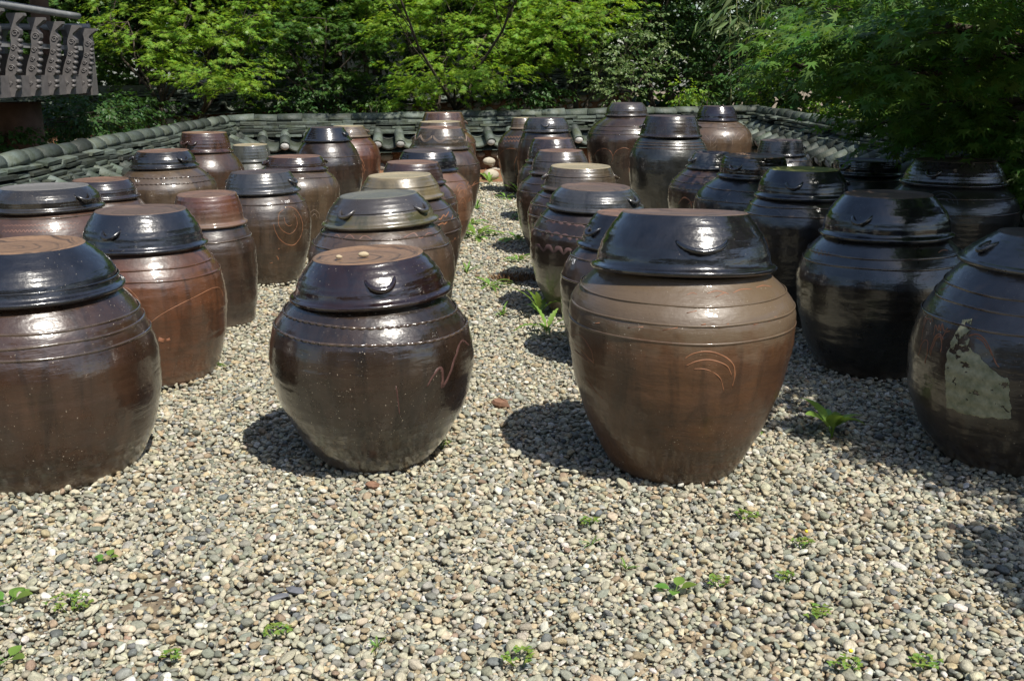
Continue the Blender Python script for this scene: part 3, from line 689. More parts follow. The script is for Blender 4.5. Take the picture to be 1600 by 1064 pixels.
def half_tube(mb, p0, p1, r0, r1, up, th=.016, arc=180, n=9, mat=0):
    p0, p1, up = Vector(p0), Vector(p1), Vector(up).normalized()
    d = (p1 - p0).normalized(); side = d.cross(up).normalized(); up = side.cross(d).normalized()
    vs = []
    for p, r in ((p0, r0), (p1, r1)):
        for rr in (r, r - th):
            for k in range(n + 1):
                a = R(-arc / 2 + arc * k / n)
                vs.append(p + (up * math.cos(a) + side * math.sin(a)) * rr)
    m = n + 1
    fs = []
    for k in range(n):
        fs.append((k, k + 1, 2 * m + k + 1, 2 * m + k))
        fs.append((m + k + 1, m + k, 3 * m + k, 3 * m + k + 1))
    mb.add(vs, fs, mat, True)
    caps = []
    for k in range(n):
        caps.append((k + 1, k, m + k, m + k + 1)); caps.append((2 * m + k, 2 * m + k + 1, 3 * m + k + 1, 3 * m + k))
    for e in (0, n): caps.append((e, m + e, 3 * m + e, 2 * m + e))
    o = len(mb.v) - len(vs)
    for f in caps: mb.f.append(tuple(i + o for i in f)); mb.m.append(mat); mb.sm.append(False)

def dome_plug(mb, p, d, up, r, out, mat, rng):
    """white plaster plug bulging from the end of an eave tile"""
    p, d, up = Vector(p), Vector(d).normalized(), Vector(up).normalized()
    side = d.cross(up).normalized(); up = side.cross(d)
    vs, fs, n, rings = [], [], 12, 4
    sq = rng.uniform(.85, 1.1)
    for i in range(rings):
        a = math.pi / 2 * i / (rings - 1)
        for k in range(n):
            b = 2 * math.pi * k / n
            y = math.sin(b)
            yy = y if y > 0 else y * .75
            vs.append(p + (side * math.cos(b) + up * yy) * r * math.cos(a) * (1 + .05 * math.sin(3 * b)) + d * out * math.sin(a) * sq)
    for i in range(rings - 1):
        for k in range(n):
            fs.append((i * n + k, i * n + (k + 1) % n, (i + 1) * n + (k + 1) % n, (i + 1) * n + k))
    mb.add(vs, fs, mat, True)

def tiled_wall(label, A, B, seed, group=None, sides=(1, -1), plugs=.93):
    rng = random.Random(seed)
    A, B = Vector(A), Vector(B)
    root = thing('tiled_wall', label, 'wall', A)
    D = B - A; L = Vector((D.x, D.y, 0)).length
    s = D / L
    sh = Vector((D.x, D.y, 0)).normalized()
    tv = Vector((-sh.y, sh.x, 0)); zu = Vector((0, 0, 1))
    P = lambda a, b, c: s * a + tv * b + zu * c
    M = Matrix((sh, tv, zu)).transposed()
    # body
    b = MB()
    n = max(8, int(L / .16))
    for sd in (1, -1):
        vs, fs = [], []
        for i in range(n + 1):
            for k in range(6):
                vs.append(P(L * i / n, sd * (.24 - .03 * k / 5 + rng.uniform(-.015, .015)), -.06 + .44 * k / 5))
        for i in range(n):
            for k in range(5):
                q = (i * 6 + k, (i + 1) * 6 + k, (i + 1) * 6 + k + 1, i * 6 + k + 1)
                fs.append(q if sd < 0 else q[::-1])
        b.add(vs, fs, 0)
    for e in (0, L):
        b.add([P(e, -.24, -.06), P(e, .24, -.06), P(e, .21, .38), P(e, -.21, .38)], [(0, 1, 2, 3)], 0, False)
    b.add([P(0, -.40, .35), P(L, -.40, .35), P(L, -.1, .55), P(0, -.1, .55), P(L, .1, .55), P(0, .1, .55), P(L, .40, .35), P(0, .40, .35)],
          [(0, 1, 2, 3), (3, 2, 4, 5), (5, 4, 6, 7), (1, 0, 7, 6)], 2, False)
    for sd in (1, -1):
        for row in range(3):
            x = rng.uniform(0, .2)
            while x < L:
                w = rng.uniform(.06, .115)
                b.lump(P(x, sd * (.245 - .02 * row / 3), .03 + row * .125 + rng.uniform(-.02, .02)), (w, .05, rng.uniform(.045, .062)), rng, 1, M)
                x += w * 2 + rng.uniform(.03, .12)
    b.build('wall_body', [MUD, STONE, TILE], root)
    # eave tiles
    e = MB()
    sp = .305
    for sd in sides:
        k, x = 0, .16
        while x < L - .1:
            dz, up = -.19, (tv * sd * .19 + zu * .39)
            j = rng.uniform(-.012, .012)
            p0, p1, p2 = P(x + j, sd * .08, .655), P(x + j, sd * .29, .555), P(x + rng.uniform(-.012, .012), sd * .50, .458)
            half_tube(e, p0, p1 + (p1 - p0) * .04, .062, .068, up, .016)
            half_tube(e, p1 + Vector((0, 0, rng.uniform(-.006, .008))), p2 + Vector((0, 0, rng.uniform(-.012, .012))), .063, .070, up, .016)
            if rng.random() < plugs: dome_plug(e, p2 - (p2 - p1).normalized() * .01, p2 - p1, up, .060, rng.uniform(.008, .03), 1, rng)
            # concave tile in the gap
            xc = x + sp / 2
            if xc < L - .05:
                q0, q1, q2 = P(xc, sd * .08, .655 + .075), P(xc, sd * .27, .565 + .075), P(xc + rng.uniform(-.01, .01), sd * .485, .465 + .075)
                half_tube(e, q0, q1, .155, .155, -up, .018, 118, 8)
                half_tube(e, q1 + up.normalized() * -.012, q2 + up.normalized() * -.012, .155, .158, -up, .020, 118, 8)
            x += sp
    e.build('eave_tiles', [TILE, PLASTER], root)
    # stacked ridge courses
    c = MB()
    for z, hw in ((.612, .235), (.648, .215), (.685, .195), (.724, .17), (.762, .15)):
        for sd in (1, -1):
            x = rng.uniform(-.2, 0)
            while x < L:
                ln = rng.uniform(.26, .36)
                x1, x2 = max(x, 0), min(x + ln, L)
                if x2 - x1 > .06:
                    M2 = M @ Matrix.Rotation(sd * R(rng.uniform(2, 12)) * -1, 3, 'X') @ Matrix.Rotation(R(rng.uniform(-2, 2)), 3, 'Z') @ Matrix.Rotation(R(rng.uniform(-1.5, 1.5)), 3, 'Y')
                    if rng.random() > .03:
                        c.box(P((x1 + x2) / 2, sd * (hw / 2 + rng.uniform(-.022, .022)), z + rng.uniform(-.009, .009)), (x2 - x1 - .006, hw + .02, .026), M2, 0, .006, rng)
                x += ln
    c.box(P(L / 2, 0, .68), (L, .16, .2), M, 0)
    c.build('ridge_course', [TILE, MUD], root)
    r = MB()
    x = 0
    while x < L - .03:
        ln = min(rng.uniform(.31, .36), L - x + .02)
        o1, o2 = rng.uniform(-.018, .018), rng.uniform(-.018, .018)
        half_tube(r, P(x, o1, .783 + rng.uniform(-.010, .010)), P(x + ln + .012, o2, .783 + rng.uniform(-.010, .010)), .083, .090, zu, .018, 185, 10)
        x += ln
    r.build('ridge_cap', TILE, root)
    return root

tiled_wall('low stone wall with grey tile coping along the left edge of the courtyard', (-3.66, 5.0, 0), (-3.84, 14.0, -.005), 1)
tiled_wall('low stone and red mud wall with tile coping closing the far end of the gravel', (-3.84, 14.15, -.005), (3.55, 15.25, .085), 2)
tiled_wall('low tile-coped wall on the right, half hidden under dark maple branches', (3.60, 15.2, .085), (4.02, 4.4, 0), 3)
tiled_wall('taller dark tile-coped wall in the shade behind the trees', (-10.5, 16.9, .14), (2.2, 20.0, .70), 4, plugs=.35)

# red soil bank and loose stones at the foot of the far wall
rng = random.Random(77)
m = MB()
nb = 60
for i in range(nb + 1):
    x = -3.6 + 7.1 * i / nb
    yb = 14.15 + (x + 3.84) * .149
    for k, (dy, z) in enumerate(((-.62, -.03), (-.45, .035), (-.33, .10), (-.2, .14))):
        m.v.append((x, yb + dy + rng.uniform(-.05, .05), z + rng.uniform(-.02, .02) * (k > 0)))
for i in range(nb):
    for k in range(3):
        m.f.append((i * 4 + k, (i + 1) * 4 + k, (i + 1) * 4 + k + 1, i * 4 + k + 1)); m.m.append(0); m.sm.append(True)
tag(m.build('soil_bank', MUD), 'bank of red soil at the foot of the far wall', 'soil bank', kind='structure')
for (u, v, w, lab) in ((767, 273, .12, 'large pale boulder at the foot of the far wall, between the jar rows'), (764, 252, .085, 'flat pale stone on the red bank just above the large boulder'),
                       (782, 246, .05, 'small rounded stone on the red bank beside the jar with orange arcs'), (748, 285, .045, 'small brown stone at the edge of the gravel by the left jar row')):
    p = at(u, v, 14.15)
    st = MB(); st.lump((0, 0, 0), (w, w * .7, w * .62), rng, 0, None, 14, 9, .07)
    o = st.build('wall_stone', plain('pale_boulder', (.45, .40, .31), .8, .35, 14, .4, .008), None, p)
    tag(o, lab, 'stone')

# ---------------------------------------------------------------- leaves, trees and shrubs
def leaf_maple():
    pts = [(0, 0)]
    tips = ((-118, .42), (-78, .72), (-38, .93), (0, 1.0), (38, .93), (78, .72), (118, .42))
    for i, (a, l) in enumerate(tips):
        pts.append((l * math.sin(R(a)), l * math.cos(R(a))))
        if i < 6:
            b = (a + tips[i + 1][0]) / 2
            pts.append((.33 * math.sin(R(b)), .33 * math.cos(R(b))))
    v = np.array([(x, y, -.22 * (x * x + y * y)) for x, y in pts])
    f = np.array([(0, i + 1, i) for i in range(1, len(pts) - 1)])
    return v, f
def leaf_oval(w=.36):
    pts = [(0, 0), (w * .8, .3), (w, .55), (w * .5, .85), (0, 1.05), (-w * .5, .85), (-w, .55), (-w * .8, .3)]
    v = np.array([(x, y, abs(x) * .35 - .25 * y * y) for x, y in pts] + [(0, .5, -.07)])
    f = np.array([(8, i, (i + 1) % 8) for i in range(8)])
    return v, f
LEAF = {'maple': leaf_maple(), 'oval': leaf_oval(), 'lance': leaf_oval(.10)}

def nrm(a): return a / np.maximum(np.linalg.norm(a, axis=-1, keepdims=True), 1e-9)

def foliage(name, clumps, kind, size, mat, seed, per=13, parent=None, spread=1.0, flat=.35, droop=.25):
    """leaf sprays filling the clumps: clump = (centre, (rx, ry, rz), sprays)"""
    rs = np.random.RandomState(seed)
    tv, tf = LEAF[kind]
    BV = []
    for c, rad, ns in clumps:
        c, rad = np.array(c), np.array(rad)
        u = nrm(rs.normal(size=(ns, 3))) * (rs.rand(ns, 1) ** .45)
        # ragged outline: squeeze by a low-frequency lobe
        ang = np.arctan2(u[:, 1], u[:, 0])
        lob = 1 + .22 * np.sin(3 * ang + seed + c[0] * 3) + .14 * np.sin(5 * ang + c[2] * 7)
        u[:, :2] *= lob[:, None]
        u[:, 2] += .25 * rs.normal(size=ns)
        p = c + u * rad
        d = u * np.array([1, 1, .25]) * rad + rs.normal(size=(ns, 3)) * np.array([.5, .5, .12]) * rad.min()
        d = nrm(d) ; d[:, 2] -= droop * rs.uniform(.2, 1.2, ns); d = nrm(d)
        side = nrm(np.cross(np.array([0, 0, 1.]), d) + 1e-6)
        for k in range(per):
            t = (k // 2 + .3 * rs.rand(ns)) * size * .62 * spread
            sg = 1 if k % 2 else -1
            w = 0 if k == per - 1 else 1
            ax = d * (.75 if w else 1) + side * sg * w * rs.uniform(.45, 1.1, (ns, 1)) + rs.normal(size=(ns, 3)) * .18
            ax[:, 2] -= droop * rs.uniform(.1, 1.4, ns)
            ax = nrm(ax)
            nn = np.array([0, 0, 1.]) + d * flat + rs.normal(size=(ns, 3)) * flat
            nn = nrm(nn - ax * (nn * ax).sum(-1, keepdims=True))
            rt = np.cross(ax, nn)
            s = size * rs.uniform(.62, 1.2, (ns, 1, 1))
            base = p + d * t[:, None] + ax * size * .35 + rs.normal(size=(ns, 3)) * size * .22
            V = base[:, None, :] + (rt[:, None, :] * tv[None, :, 0:1] + ax[:, None, :] * tv[None, :, 1:2] + nn[:, None, :] * tv[None, :, 2:3]) * s
            BV.append(V.reshape(-1, 3))
    V = np.concatenate(BV)
    n = len(V) // len(tv)
    F = (tf[None] + (np.arange(n) * len(tv))[:, None, None]).reshape(-1, 3)
    return np_mesh(name, V, F, mat, parent)

BARK = plain('bark', (.085, .068, .052), .9, .5, 14, .8, .012, .2)
def limb(mb, a, b, r0, r1, rng, wig=.12, n=6):
    a, b = Vector(a), Vector(b)
    L = (b - a).length
    pts, rad = [], []
    o = Vector((rng.uniform(-1, 1), rng.uniform(-1, 1), rng.uniform(-.3, .6))) * L * wig
    for i in range(n + 1):
        t = i / n
        pts.append(a.lerp(b, t) + o * math.sin(math.pi * t) + Vector((rng.uniform(-1, 1), rng.uniform(-1, 1), rng.uniform(-1, 1))) * L * .02 * (0 < i < n))
        rad.append(r0 + (r1 - r0) * t)
    mb.tube(pts, rad, 7)
    return pts

def tree(name, label, cat, base, fork_h, clumps, kind, size, mat, seed, r=.07, per=13, stems=3, group=None, twigs=5, flat=.35, droop=.25):
    rng = random.Random(seed)
    base = Vector(base)
    root = thing(name, label, cat, base, group=group)
    t = MB()
    tips = []
    for k in range(stems):
        a = 2 * math.pi * k / stems + rng.uniform(0, 1)
        lean = Vector((math.cos(a), math.sin(a) * .6, 0)) * (.35 if stems > 1 else .12) * fork_h
        pts = limb(t, Vector((rng.uniform(-.04, .04), rng.uniform(-.04, .04), -.05)), lean + Vector((0, 0, fork_h * rng.uniform(.85, 1.1))), r, r * .65, rng, .10, 7)
        tips += [pts[-1], pts[-3]]
    for c, rad, ns in clumps:
        cl = Vector(c) - base
        src = min(tips, key=lambda q: (q - cl).length + rng.uniform(0, .4))
        pts = limb(t, src, cl, r * .42, r * .16, rng, .14, 6)
        for q in range(twigs):
            e = cl + Vector((rng.uniform(-1, 1) * rad[0], rng.uniform(-1, 1) * rad[1], rng.uniform(-.6, .6) * rad[2])) * .85
            limb(t, pts[rng.randint(2, 6)], e, r * .13, r * .05, rng, .1, 4)
    t.build('trunk', BARK, root)
    loc = [((Vector(c) - base), rad, ns) for c, rad, ns in clumps]
    foliage('crown', loc, kind, size, mat, seed, per, root, flat=flat, droop=droop)
    return root

def C(u, v, Y, hw, hh, dy, ns):
    p = at(u, v, Y); k = dep(Y) / FPX
    return (tuple(p), (hw * k, dy, hh * k), ns)

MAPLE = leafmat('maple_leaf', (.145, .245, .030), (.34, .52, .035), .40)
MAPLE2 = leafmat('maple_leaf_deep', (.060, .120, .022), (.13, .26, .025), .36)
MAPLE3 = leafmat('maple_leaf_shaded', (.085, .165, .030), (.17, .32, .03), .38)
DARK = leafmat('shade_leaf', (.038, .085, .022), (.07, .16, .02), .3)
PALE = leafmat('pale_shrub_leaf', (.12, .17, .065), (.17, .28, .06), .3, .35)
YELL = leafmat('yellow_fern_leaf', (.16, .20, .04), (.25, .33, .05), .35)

tree('maple_tree', 'bright green maple with low tiers of leaves just behind the far wall, right of centre', 'tree', (-.95, 15.75, 0), 1.0,
     [C(705, 128, 15.0, 92, 20, .50, 93), C(640, 150, 15.1, 32, 22, .35, 34), C(770, 112, 15.1, 50, 16, .4, 37), C(700, 90, 15.5, 80, 20, .5, 68),
      C(625, 40, 15.9, 50, 22, .5, 68), C(760, 55, 15.9, 80, 26, .6, 80), C(690, 20, 16.0, 90, 28, .6, 80), C(800, 15, 16.2, 70, 30, .6, 62),
      ((-1.7, 13.75, 2.8), (1.0, .45, .18), 150), ((.3, 13.9, 2.8), (.8, .45, .18), 100), ((-.9, 16.6, 3.0), (1.3, .9, .4), 360), ((-1.9, 16.9, 2.6), (.8, .7, .35), 180), ((.1, 16.9, 2.7), (.9, .7, .35), 180)],
     'maple', .062, MAPLE, 11, .06, 13, 4)
tree('maple_tree', 'green maple with a thin forked trunk standing beyond the left wall', 'tree', (-5.0, 15.9, 0), .9,
     [C(330, 112, 15.1, 85, 20, .5, 80), C(365, 137, 15.2, 45, 14, .35, 31), C(255, 92, 15.4, 50, 14, .4, 37), C(240, 60, 15.6, 75, 18, .5, 62),
      C(350, 62, 15.8, 70, 24, .5, 62), C(200, 35, 15.8, 70, 22, .5, 55), C(300, 25, 16.0, 80, 26, .6, 68), C(395, 25, 16.2, 60, 26, .5, 49),
      ((-4.9, 16.6, 3.0), (1.4, .9, .4), 340), ((-6.0, 16.6, 2.7), (.8, .7, .3), 80), ((-3.8, 16.8, 2.8), (.8, .8, .35), 160)],
     'maple', .062, MAPLE, 12, .055, 13, 2)
tree('maple_tree', 'mid green maple between the two brighter ones, with deep shade under its crown', 'tree', (-3.1, 16.9, 0), 1.1,
     [C(440, 50, 16.2, 60, 30, .5, 68), C(510, 30, 16.3, 60, 32, .6, 68), C(570, 60, 16.2, 50, 26, .5, 52), C(535, 118, 16.4, 42, 16, .4, 31),
      C(430, 100, 16.3, 36, 14, .4, 27), C(470, 90, 16.8, 50, 22, .4, 37), C(590, 20, 16.6, 60, 28, .5, 49),
      ((-3.0, 17.6, 3.1), (1.4, .9, .4), 340)],
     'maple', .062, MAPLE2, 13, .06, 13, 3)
tree('maple_tree', 'yellow green maple with fine leaves behind the far wall, left of the pale shrub', 'tree', (.95, 16.6, 0), 1.2,
     [C(850, 60, 15.9, 60, 28, .5, 74), C(900, 40, 15.8, 60, 30, .5, 74), C(940, 18, 16.0, 50, 26, .5, 55), C(825, 100, 16.2, 45, 18, .4, 37),
      C(870, 8, 16.2, 70, 28, .5, 68), C(880, 92, 16.2, 36, 16, .4, 31), ((1.0, 17.3, 3.0), (1.4, .9, .4), 340)],
     'maple', .060, MAPLE, 14, .06, 13, 3)
tree('leafy_shrub', 'pale leaved shrub rising behind the far wall, left of the tall thin stems', 'shrub', (1.5, 15.95, 0), .5,
     [C(965, 75, 15.9, 42, 30, .35, 55), C(990, 112, 15.6, 36, 20, .3, 37), C(925, 108, 15.9, 38, 24, .35, 43), C(962, 140, 15.6, 42, 16, .25, 37), C(1005, 45, 16.1, 34, 26, .3, 37), C(1040, 75, 16.3, 25, 22, .3, 18)],
     'oval', .052, PALE, 15, .025, 11, 5, droop=.15, flat=.6)
tree('dark_tree', 'ivy-dark tree filling the gap to the right of the pale shrub', 'tree', (2.9, 18.4, 0), 1.2,
     [C(1070, 50, 18.0, 80, 55, .7, 142), C(1020, 20, 18.2, 50, 40, .6, 55), C(1100, 120, 17.6, 70, 40, .5, 93), C(1150, 40, 18.3, 80, 60, .6, 111), C(1180, 110, 17.8, 60, 50, .5, 80),
      ((2.9, 17.4, 3.4), (1.9, 1.3, .7), 320), ((4.5, 17.2, 3.2), (1.5, 1.2, .7), 250)],
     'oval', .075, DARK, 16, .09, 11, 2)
tree('dark_tree', 'deep green tree behind the right corner of the tiled walls', 'tree', (5.9, 15.6, 0), 1.2,
     [C(1290, 60, 15.5, 90, 60, .7, 136), C(1250, 130, 15.3, 70, 40, .5, 93), C(1360, 110, 14.8, 70, 60, .6, 105), C(1450, 60, 14.5, 80, 80, .7, 124),
      ((5.2, 14.6, 3.2), (1.7, 1.3, .7), 260), ((6.9, 14.2, 3.0), (1.4, 1.2, .7), 200)],
     'oval', .075, DARK, 17, .09, 11, 2)
tree('dark_tree', 'dark evergreen tree outside the right wall, seen below the maple boughs', 'tree', (6.6, 10.6, 0), 1.1,
     [((5.6, 10.4, 1.2), (.8, .9, .7), 240), ((6.0, 11.6, 1.8), (.9, .9, .7), 240), ((5.3, 9.2, .7), (.6, .8, .5), 170), ((6.2, 9.4, 1.9), (.9, .9, .6), 220), ((5.6, 12.6, .9), (.7, .8, .6), 160),
      ((6.3, 10.4, 3.0), (1.6, 1.6, .6), 260)],
     'oval', .075, DARK, 18, .09, 11, 2)
# the large maple leaning in over the right side of the courtyard
tree('maple_tree', 'large shady maple leaning over the right wall, its dark boughs hanging above the jars', 'tree', (4.85, 6.9, 0), 1.5,
     [C(1330, 60, 6.6, 110, 22, .45, 55), C(1250, 105, 7.0, 60, 20, .35, 27), C(1390, 118, 6.3, 80, 18, .4, 40), C(1480, 40, 6.0, 90, 26, .45, 46), C(1550, 95, 6.2, 70, 30, .45, 43),
      C(1460, 165, 7.0, 95, 24, .5, 52), C(1390, 195, 8.2, 80, 20, .45, 46), C(1560, 180, 6.8, 70, 34, .5, 49), C(1580, 255, 7.0, 40, 34, .35, 37), C(1500, 215, 7.6, 60, 22, .4, 37),
      C(1400, 20, 7.6, 120, 30, .6, 68), C(1540, 20, 7.4, 100, 40, .6, 68), C(1420, 90, 8.3, 100, 40, .6, 74), C(1530, 130, 8.4, 90, 50, .6, 80), C(1300, 25, 8.4, 70, 30, .5, 43),
      ((2.7, 5.6, 2.25), (.55, .8, .2), 80), ((3.4, 4.6, 2.4), (.7, .8, .25), 110), ((3.2, 3.4, 2.6), (.55, .5, .22), 70), ((4.2, 5.6, 2.7), (1.0, 1.2, .3), 200),
      ((3.4, 6.6, 2.7), (1.0, 1.1, .3), 190), ((4.6, 4.2, 3.1), (1.0, 1.0, .3), 170), ((3.9, 7.6, 3.0), (1.1, 1.1, .35), 190), ((5.2, 6.6, 3.6), (1.4, 1.6, .4), 260),
      ((3.6, 8.9, 2.6), (.9, .8, .35), 140), ((2.55, 4.05, 2.4), (.5, .55, .2), 240), ((2.4, 5.0, 2.45), (.45, .5, .2), 80), ((2.8, 2.85, 2.4), (.5, .48, .2), 230), ((2.76, 1.60, 2.1), (.22, .17, .05), 460), ((3.1, 3.4, 2.6), (.5, .5, .2), 150), ((3.3, 3.9, 2.5), (.7, .7, .25), 150)],
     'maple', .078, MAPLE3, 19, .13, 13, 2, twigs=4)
tree('green_shrub', 'dark bushy shrub beyond the left wall, behind the thick brown post', 'shrub', (-6.2, 12.0, 0), .4,
     [C(90, 190, 12.8, 70, 36, .5, 105), C(160, 180, 12.6, 60, 34, .5, 74), C(10, 215, 11.0, 50, 30, .4, 55), ((-5.6, 13.4, .7), (.8, .6, .5), 120)],
     'oval', .06, DARK, 20, .03, 11, 4)
tree('dark_tree', 'shady green tree behind the carved railing of the pavilion', 'tree', (-8.2, 17.6, 0), 1.3,
     [C(60, 60, 17.2, 120, 70, .8, 186), C(170, 90, 17.4, 60, 40, .6, 80), ((-7.6, 16.8, 3.0), (2.0, 1.4, .6), 260), ((-9.6, 15.8, 2.4), (1.4, 1.2, .9), 220)],
     'maple', .06, MAPLE2, 21, .09, 12, 2)

# added dark trees whose low boughs keep sun off the second wall
for i, (x, lab) in enumerate(((-8.0, 'far left'), (-5.4, 'left'), (-2.8, 'centre'), (-.2, 'right of the centre'), (2.4, 'right'))):
    y = 18.6 + (x + 8) * .2
    tree('dark_tree', 'dark tree added to shade the second tiled wall, ' + lab, 'tree', (x, y - .9, 0), 1.6,
         [((x, y - 1.0, 3.1), (1.5, 1.1, .4), 300), ((x + .6, y - 1.9, 3.4), (1.3, .9, .35), 220), ((x - .3, y - .2, 2.7), (1.4, .8, .4), 220), ((x - .5, y - .9, 2.2), (.9, .5, .3), 70)], 'oval', .085, DARK, 80 + i, .07, 11, 1, twigs=3)

# upper canopies that shade the garden behind the wall
for i, (x, y, z, rx, ry, lab) in enumerate(((-7.5, 20.5, 4.2, 2.6, 1.8, 'tall tree behind the second wall, far left'), (-3.6, 20.8, 4.6, 2.4, 1.8, 'tall tree behind the second wall, left of the centre'),
                                           (.6, 21.5, 4.6, 2.5, 1.8, 'tall tree behind the second wall, at the centre'), (4.8, 21.5, 4.4, 2.6, 1.8, 'tall tree in the far right corner of the garden'))):
    tree('tall_tree', lab + ', its crown shading the garden', 'tree', (x, y, 0), 2.2,
         [((x, y - 1.2, z - .9), (rx, ry, .7), 330), ((x - 1, y - .4, z), (rx * .8, ry, .6), 230), ((x + 1.1, y - 2.2, z - 1.3), (rx * .7, ry * .8, .5), 200), ((x - .3, y + .6, z - 2.4), (rx, ry * .6, 1.0), 330)],
         'oval', .13, DARK, 40 + i, .14, 11, 1, twigs=4)

# the far wood that closes every gap
rs = random.Random(5)
wood = [((x + rs.uniform(-.8, .8), 27 + rs.uniform(-1.5, 1.5), z), (2.2, 1.2, 1.5), 110) for x in range(-20, 21, 3) for z in (.9, 3.0, 5.2)]
wood += [((sx * (15 + rs.uniform(-1, 1)), y, z), (1.2, 2.2, 1.5), 90) for sx in (-1, 1) for y in range(4, 26, 4) for z in (1.0, 3.2)]
tag(foliage('far_wood', wood, 'oval', .30, DARK, 50, 9), 'dense dark wood filling the distance behind the garden', 'wood', kind='stuff')

# undergrowth between the walls
gc = [((x + rs.uniform(-.4, .4), y, .08), (.7, .5, .12), 60) for x in range(-10, 9) for y in (15.9, 16.9, 17.9)]
gc += [((-4.9 + rs.uniform(-.3, .3), y, .1), (.5, .6, .15), 50) for y in range(6, 15)] + [((5.2 + rs.uniform(-.3, .3), y, .1), (.6, .6, .15), 50) for y in range(5, 16)]
tag(foliage('ground_cover', gc, 'oval', .055, DARK, 51, 9), 'low dark undergrowth on the ground beyond the tiled walls', 'ground cover', kind='stuff')

for (u, v, Y, hw, hh, lab) in ((470, 150, 16.4, 95, 34, 'added dark shrub standing for the shade left of the bright maple, behind the far wall'), (215, 175, 15.3, 60, 26, 'added dark shrub deepening the shade behind the left corner of the tiled walls'),
                               (830, 150, 16.0, 60, 24, 'added low dark shrub standing for the shade between the two sunlit maples'), (590, 150, 17.0, 50, 30, 'small dark shrub added to deepen the shade before the second wall, near the bright maple')):
    c = at(u, v, Y); k_ = dep(Y) / FPX  # dark-leaved shrubs added to deepen the shade under the trees
    tree('shade_shrub', lab, 'shrub', (c.x, c.y, 0), .35, [((c.x, c.y, c.z), (hw * k_, .4, hh * k_), int(hw * 1.6)), ((c.x, c.y, c.z * .5), (hw * k_ * .8, .4, hh * k_), int(hw * 1.2))], 'oval', .06, DARK, int(u), .02, 11, 3)

# small plants that show over the wall
for (u, v, Y, hw, hh, ns, k, sz, mt, nm, lab) in (
    (1072, 148, 15.75, 26, 15, 34, 'oval', .06, MAPLE, 'leafy_plant', 'low bright plant peeping over the far wall between the two tallest jars'),
    (1105, 142, 16.0, 18, 18, 22, 'oval', .05, MAPLE2, 'leafy_plant', 'small dark leafed plant behind the glossy purple lid'),
    (1190, 140, 15.9, 26, 22, 40, 'oval', .07, MAPLE, 'leafy_plant', 'broad leaved plant just above the right corner of the walls'),
    (1285, 168, 14.6, 20, 26, 45, 'oval', .04, MAPLE, 'leafy_plant', 'fine leaved yellow green plant behind the right wall'),
    (1337, 185, 11.9, 7, 18, 26, 'oval', .035, YELL, 'flower_spike', 'sunlit yellow flower spike standing above the right wall'),
    (1450, 178, 10.6, 16, 14, 30, 'oval', .035, YELL, 'leafy_plant', 'bright sprig of leaves catching the sun under the dark maple'),
    (590, 165, 15.8, 26, 14, 30, 'oval', .05, MAPLE2, 'leafy_plant', 'small plant in the shade behind the far wall, left of the bright maple')):
    c = at(u, v, Y)
    root = thing(nm, lab, 'plant', (c.x, c.y, 0))
    st = MB(); rg = random.Random(int(u))
    for q in range(4): limb(st, (rg.uniform(-.05, .05), rg.uniform(-.05, .05), -.02), (rg.uniform(-.15, .15), rg.uniform(-.1, .1), c.z), .008, .004, rg, .05, 5)
    st.build('stem', BARK, root)
    foliage('leaves', [((0, 0, c.z), (hw * dep(Y) / FPX, .18, hh * dep(Y) / FPX), ns)], k, sz, mt, int(u), 8, root, flat=.7)

# bamboo-like tall stems
BAM = plain('green_cane', (.16, .17, .06), .5, .3, 8, .2, .003)
root = thing('bamboo_clump', 'thin tall canes with long drooping leaves behind the right end of the far wall', 'bamboo', (3.5, 16.1, 0))
st = MB(); rg = random.Random(8); cl = []
for (u0, u1, vt) in ((1148, 1140, 22), (1160, 1172, 12), (1172, 1178, 40), (1166, 1150, -20), (1180, 1192, -10)):
    a, b = at(u0, 175, 16.1), at(u1, vt, 16.0)
    a.z = 0
    st.tube([Vector(a - root.location).lerp(b - root.location, t / 6) + Vector((rg.uniform(-.01, .01), 0, 0)) for t in range(7)], [.011 - .001 * t for t in range(7)], 6)
    cl.append((tuple(b - root.location), (.22, .2, .10), 9))
st.build('cane', BAM, root)
foliage('leaves', cl, 'lance', .26, PALE, 61, 4, root, flat=.8, droop=.55)

# trees behind the photographer that darken the pots' reflections
for i, (x, y, lab) in enumerate(((-6.6, -4.6, 'leafy tree behind the photographer, far to the left'), (-3.0, -5.4, 'leafy tree behind the photographer, to the left'), (.4, -5.8, 'leafy tree straight behind the photographer'),
                                 (3.8, -6.6, 'leafy tree behind the photographer, to the right'), (7.6, -6.4, 'leafy tree behind the photographer, far to the right'))):
    tree('garden_tree', lab, 'tree', (x, y, 0), 1.6, [((x, y, 1.9), (2.2, 1.1, 1.3), 240), ((x + .8, y + .3, 3.3), (1.8, 1.2, .8), 170), ((x - .6, y, .7), (2.0, .9, .8), 200), ((x - .5, y + .2, 2.9), (1.8, 1.3, .7), 150)],
         'oval', .17, DARK, 70 + i, .12, 10, 2, twigs=3)

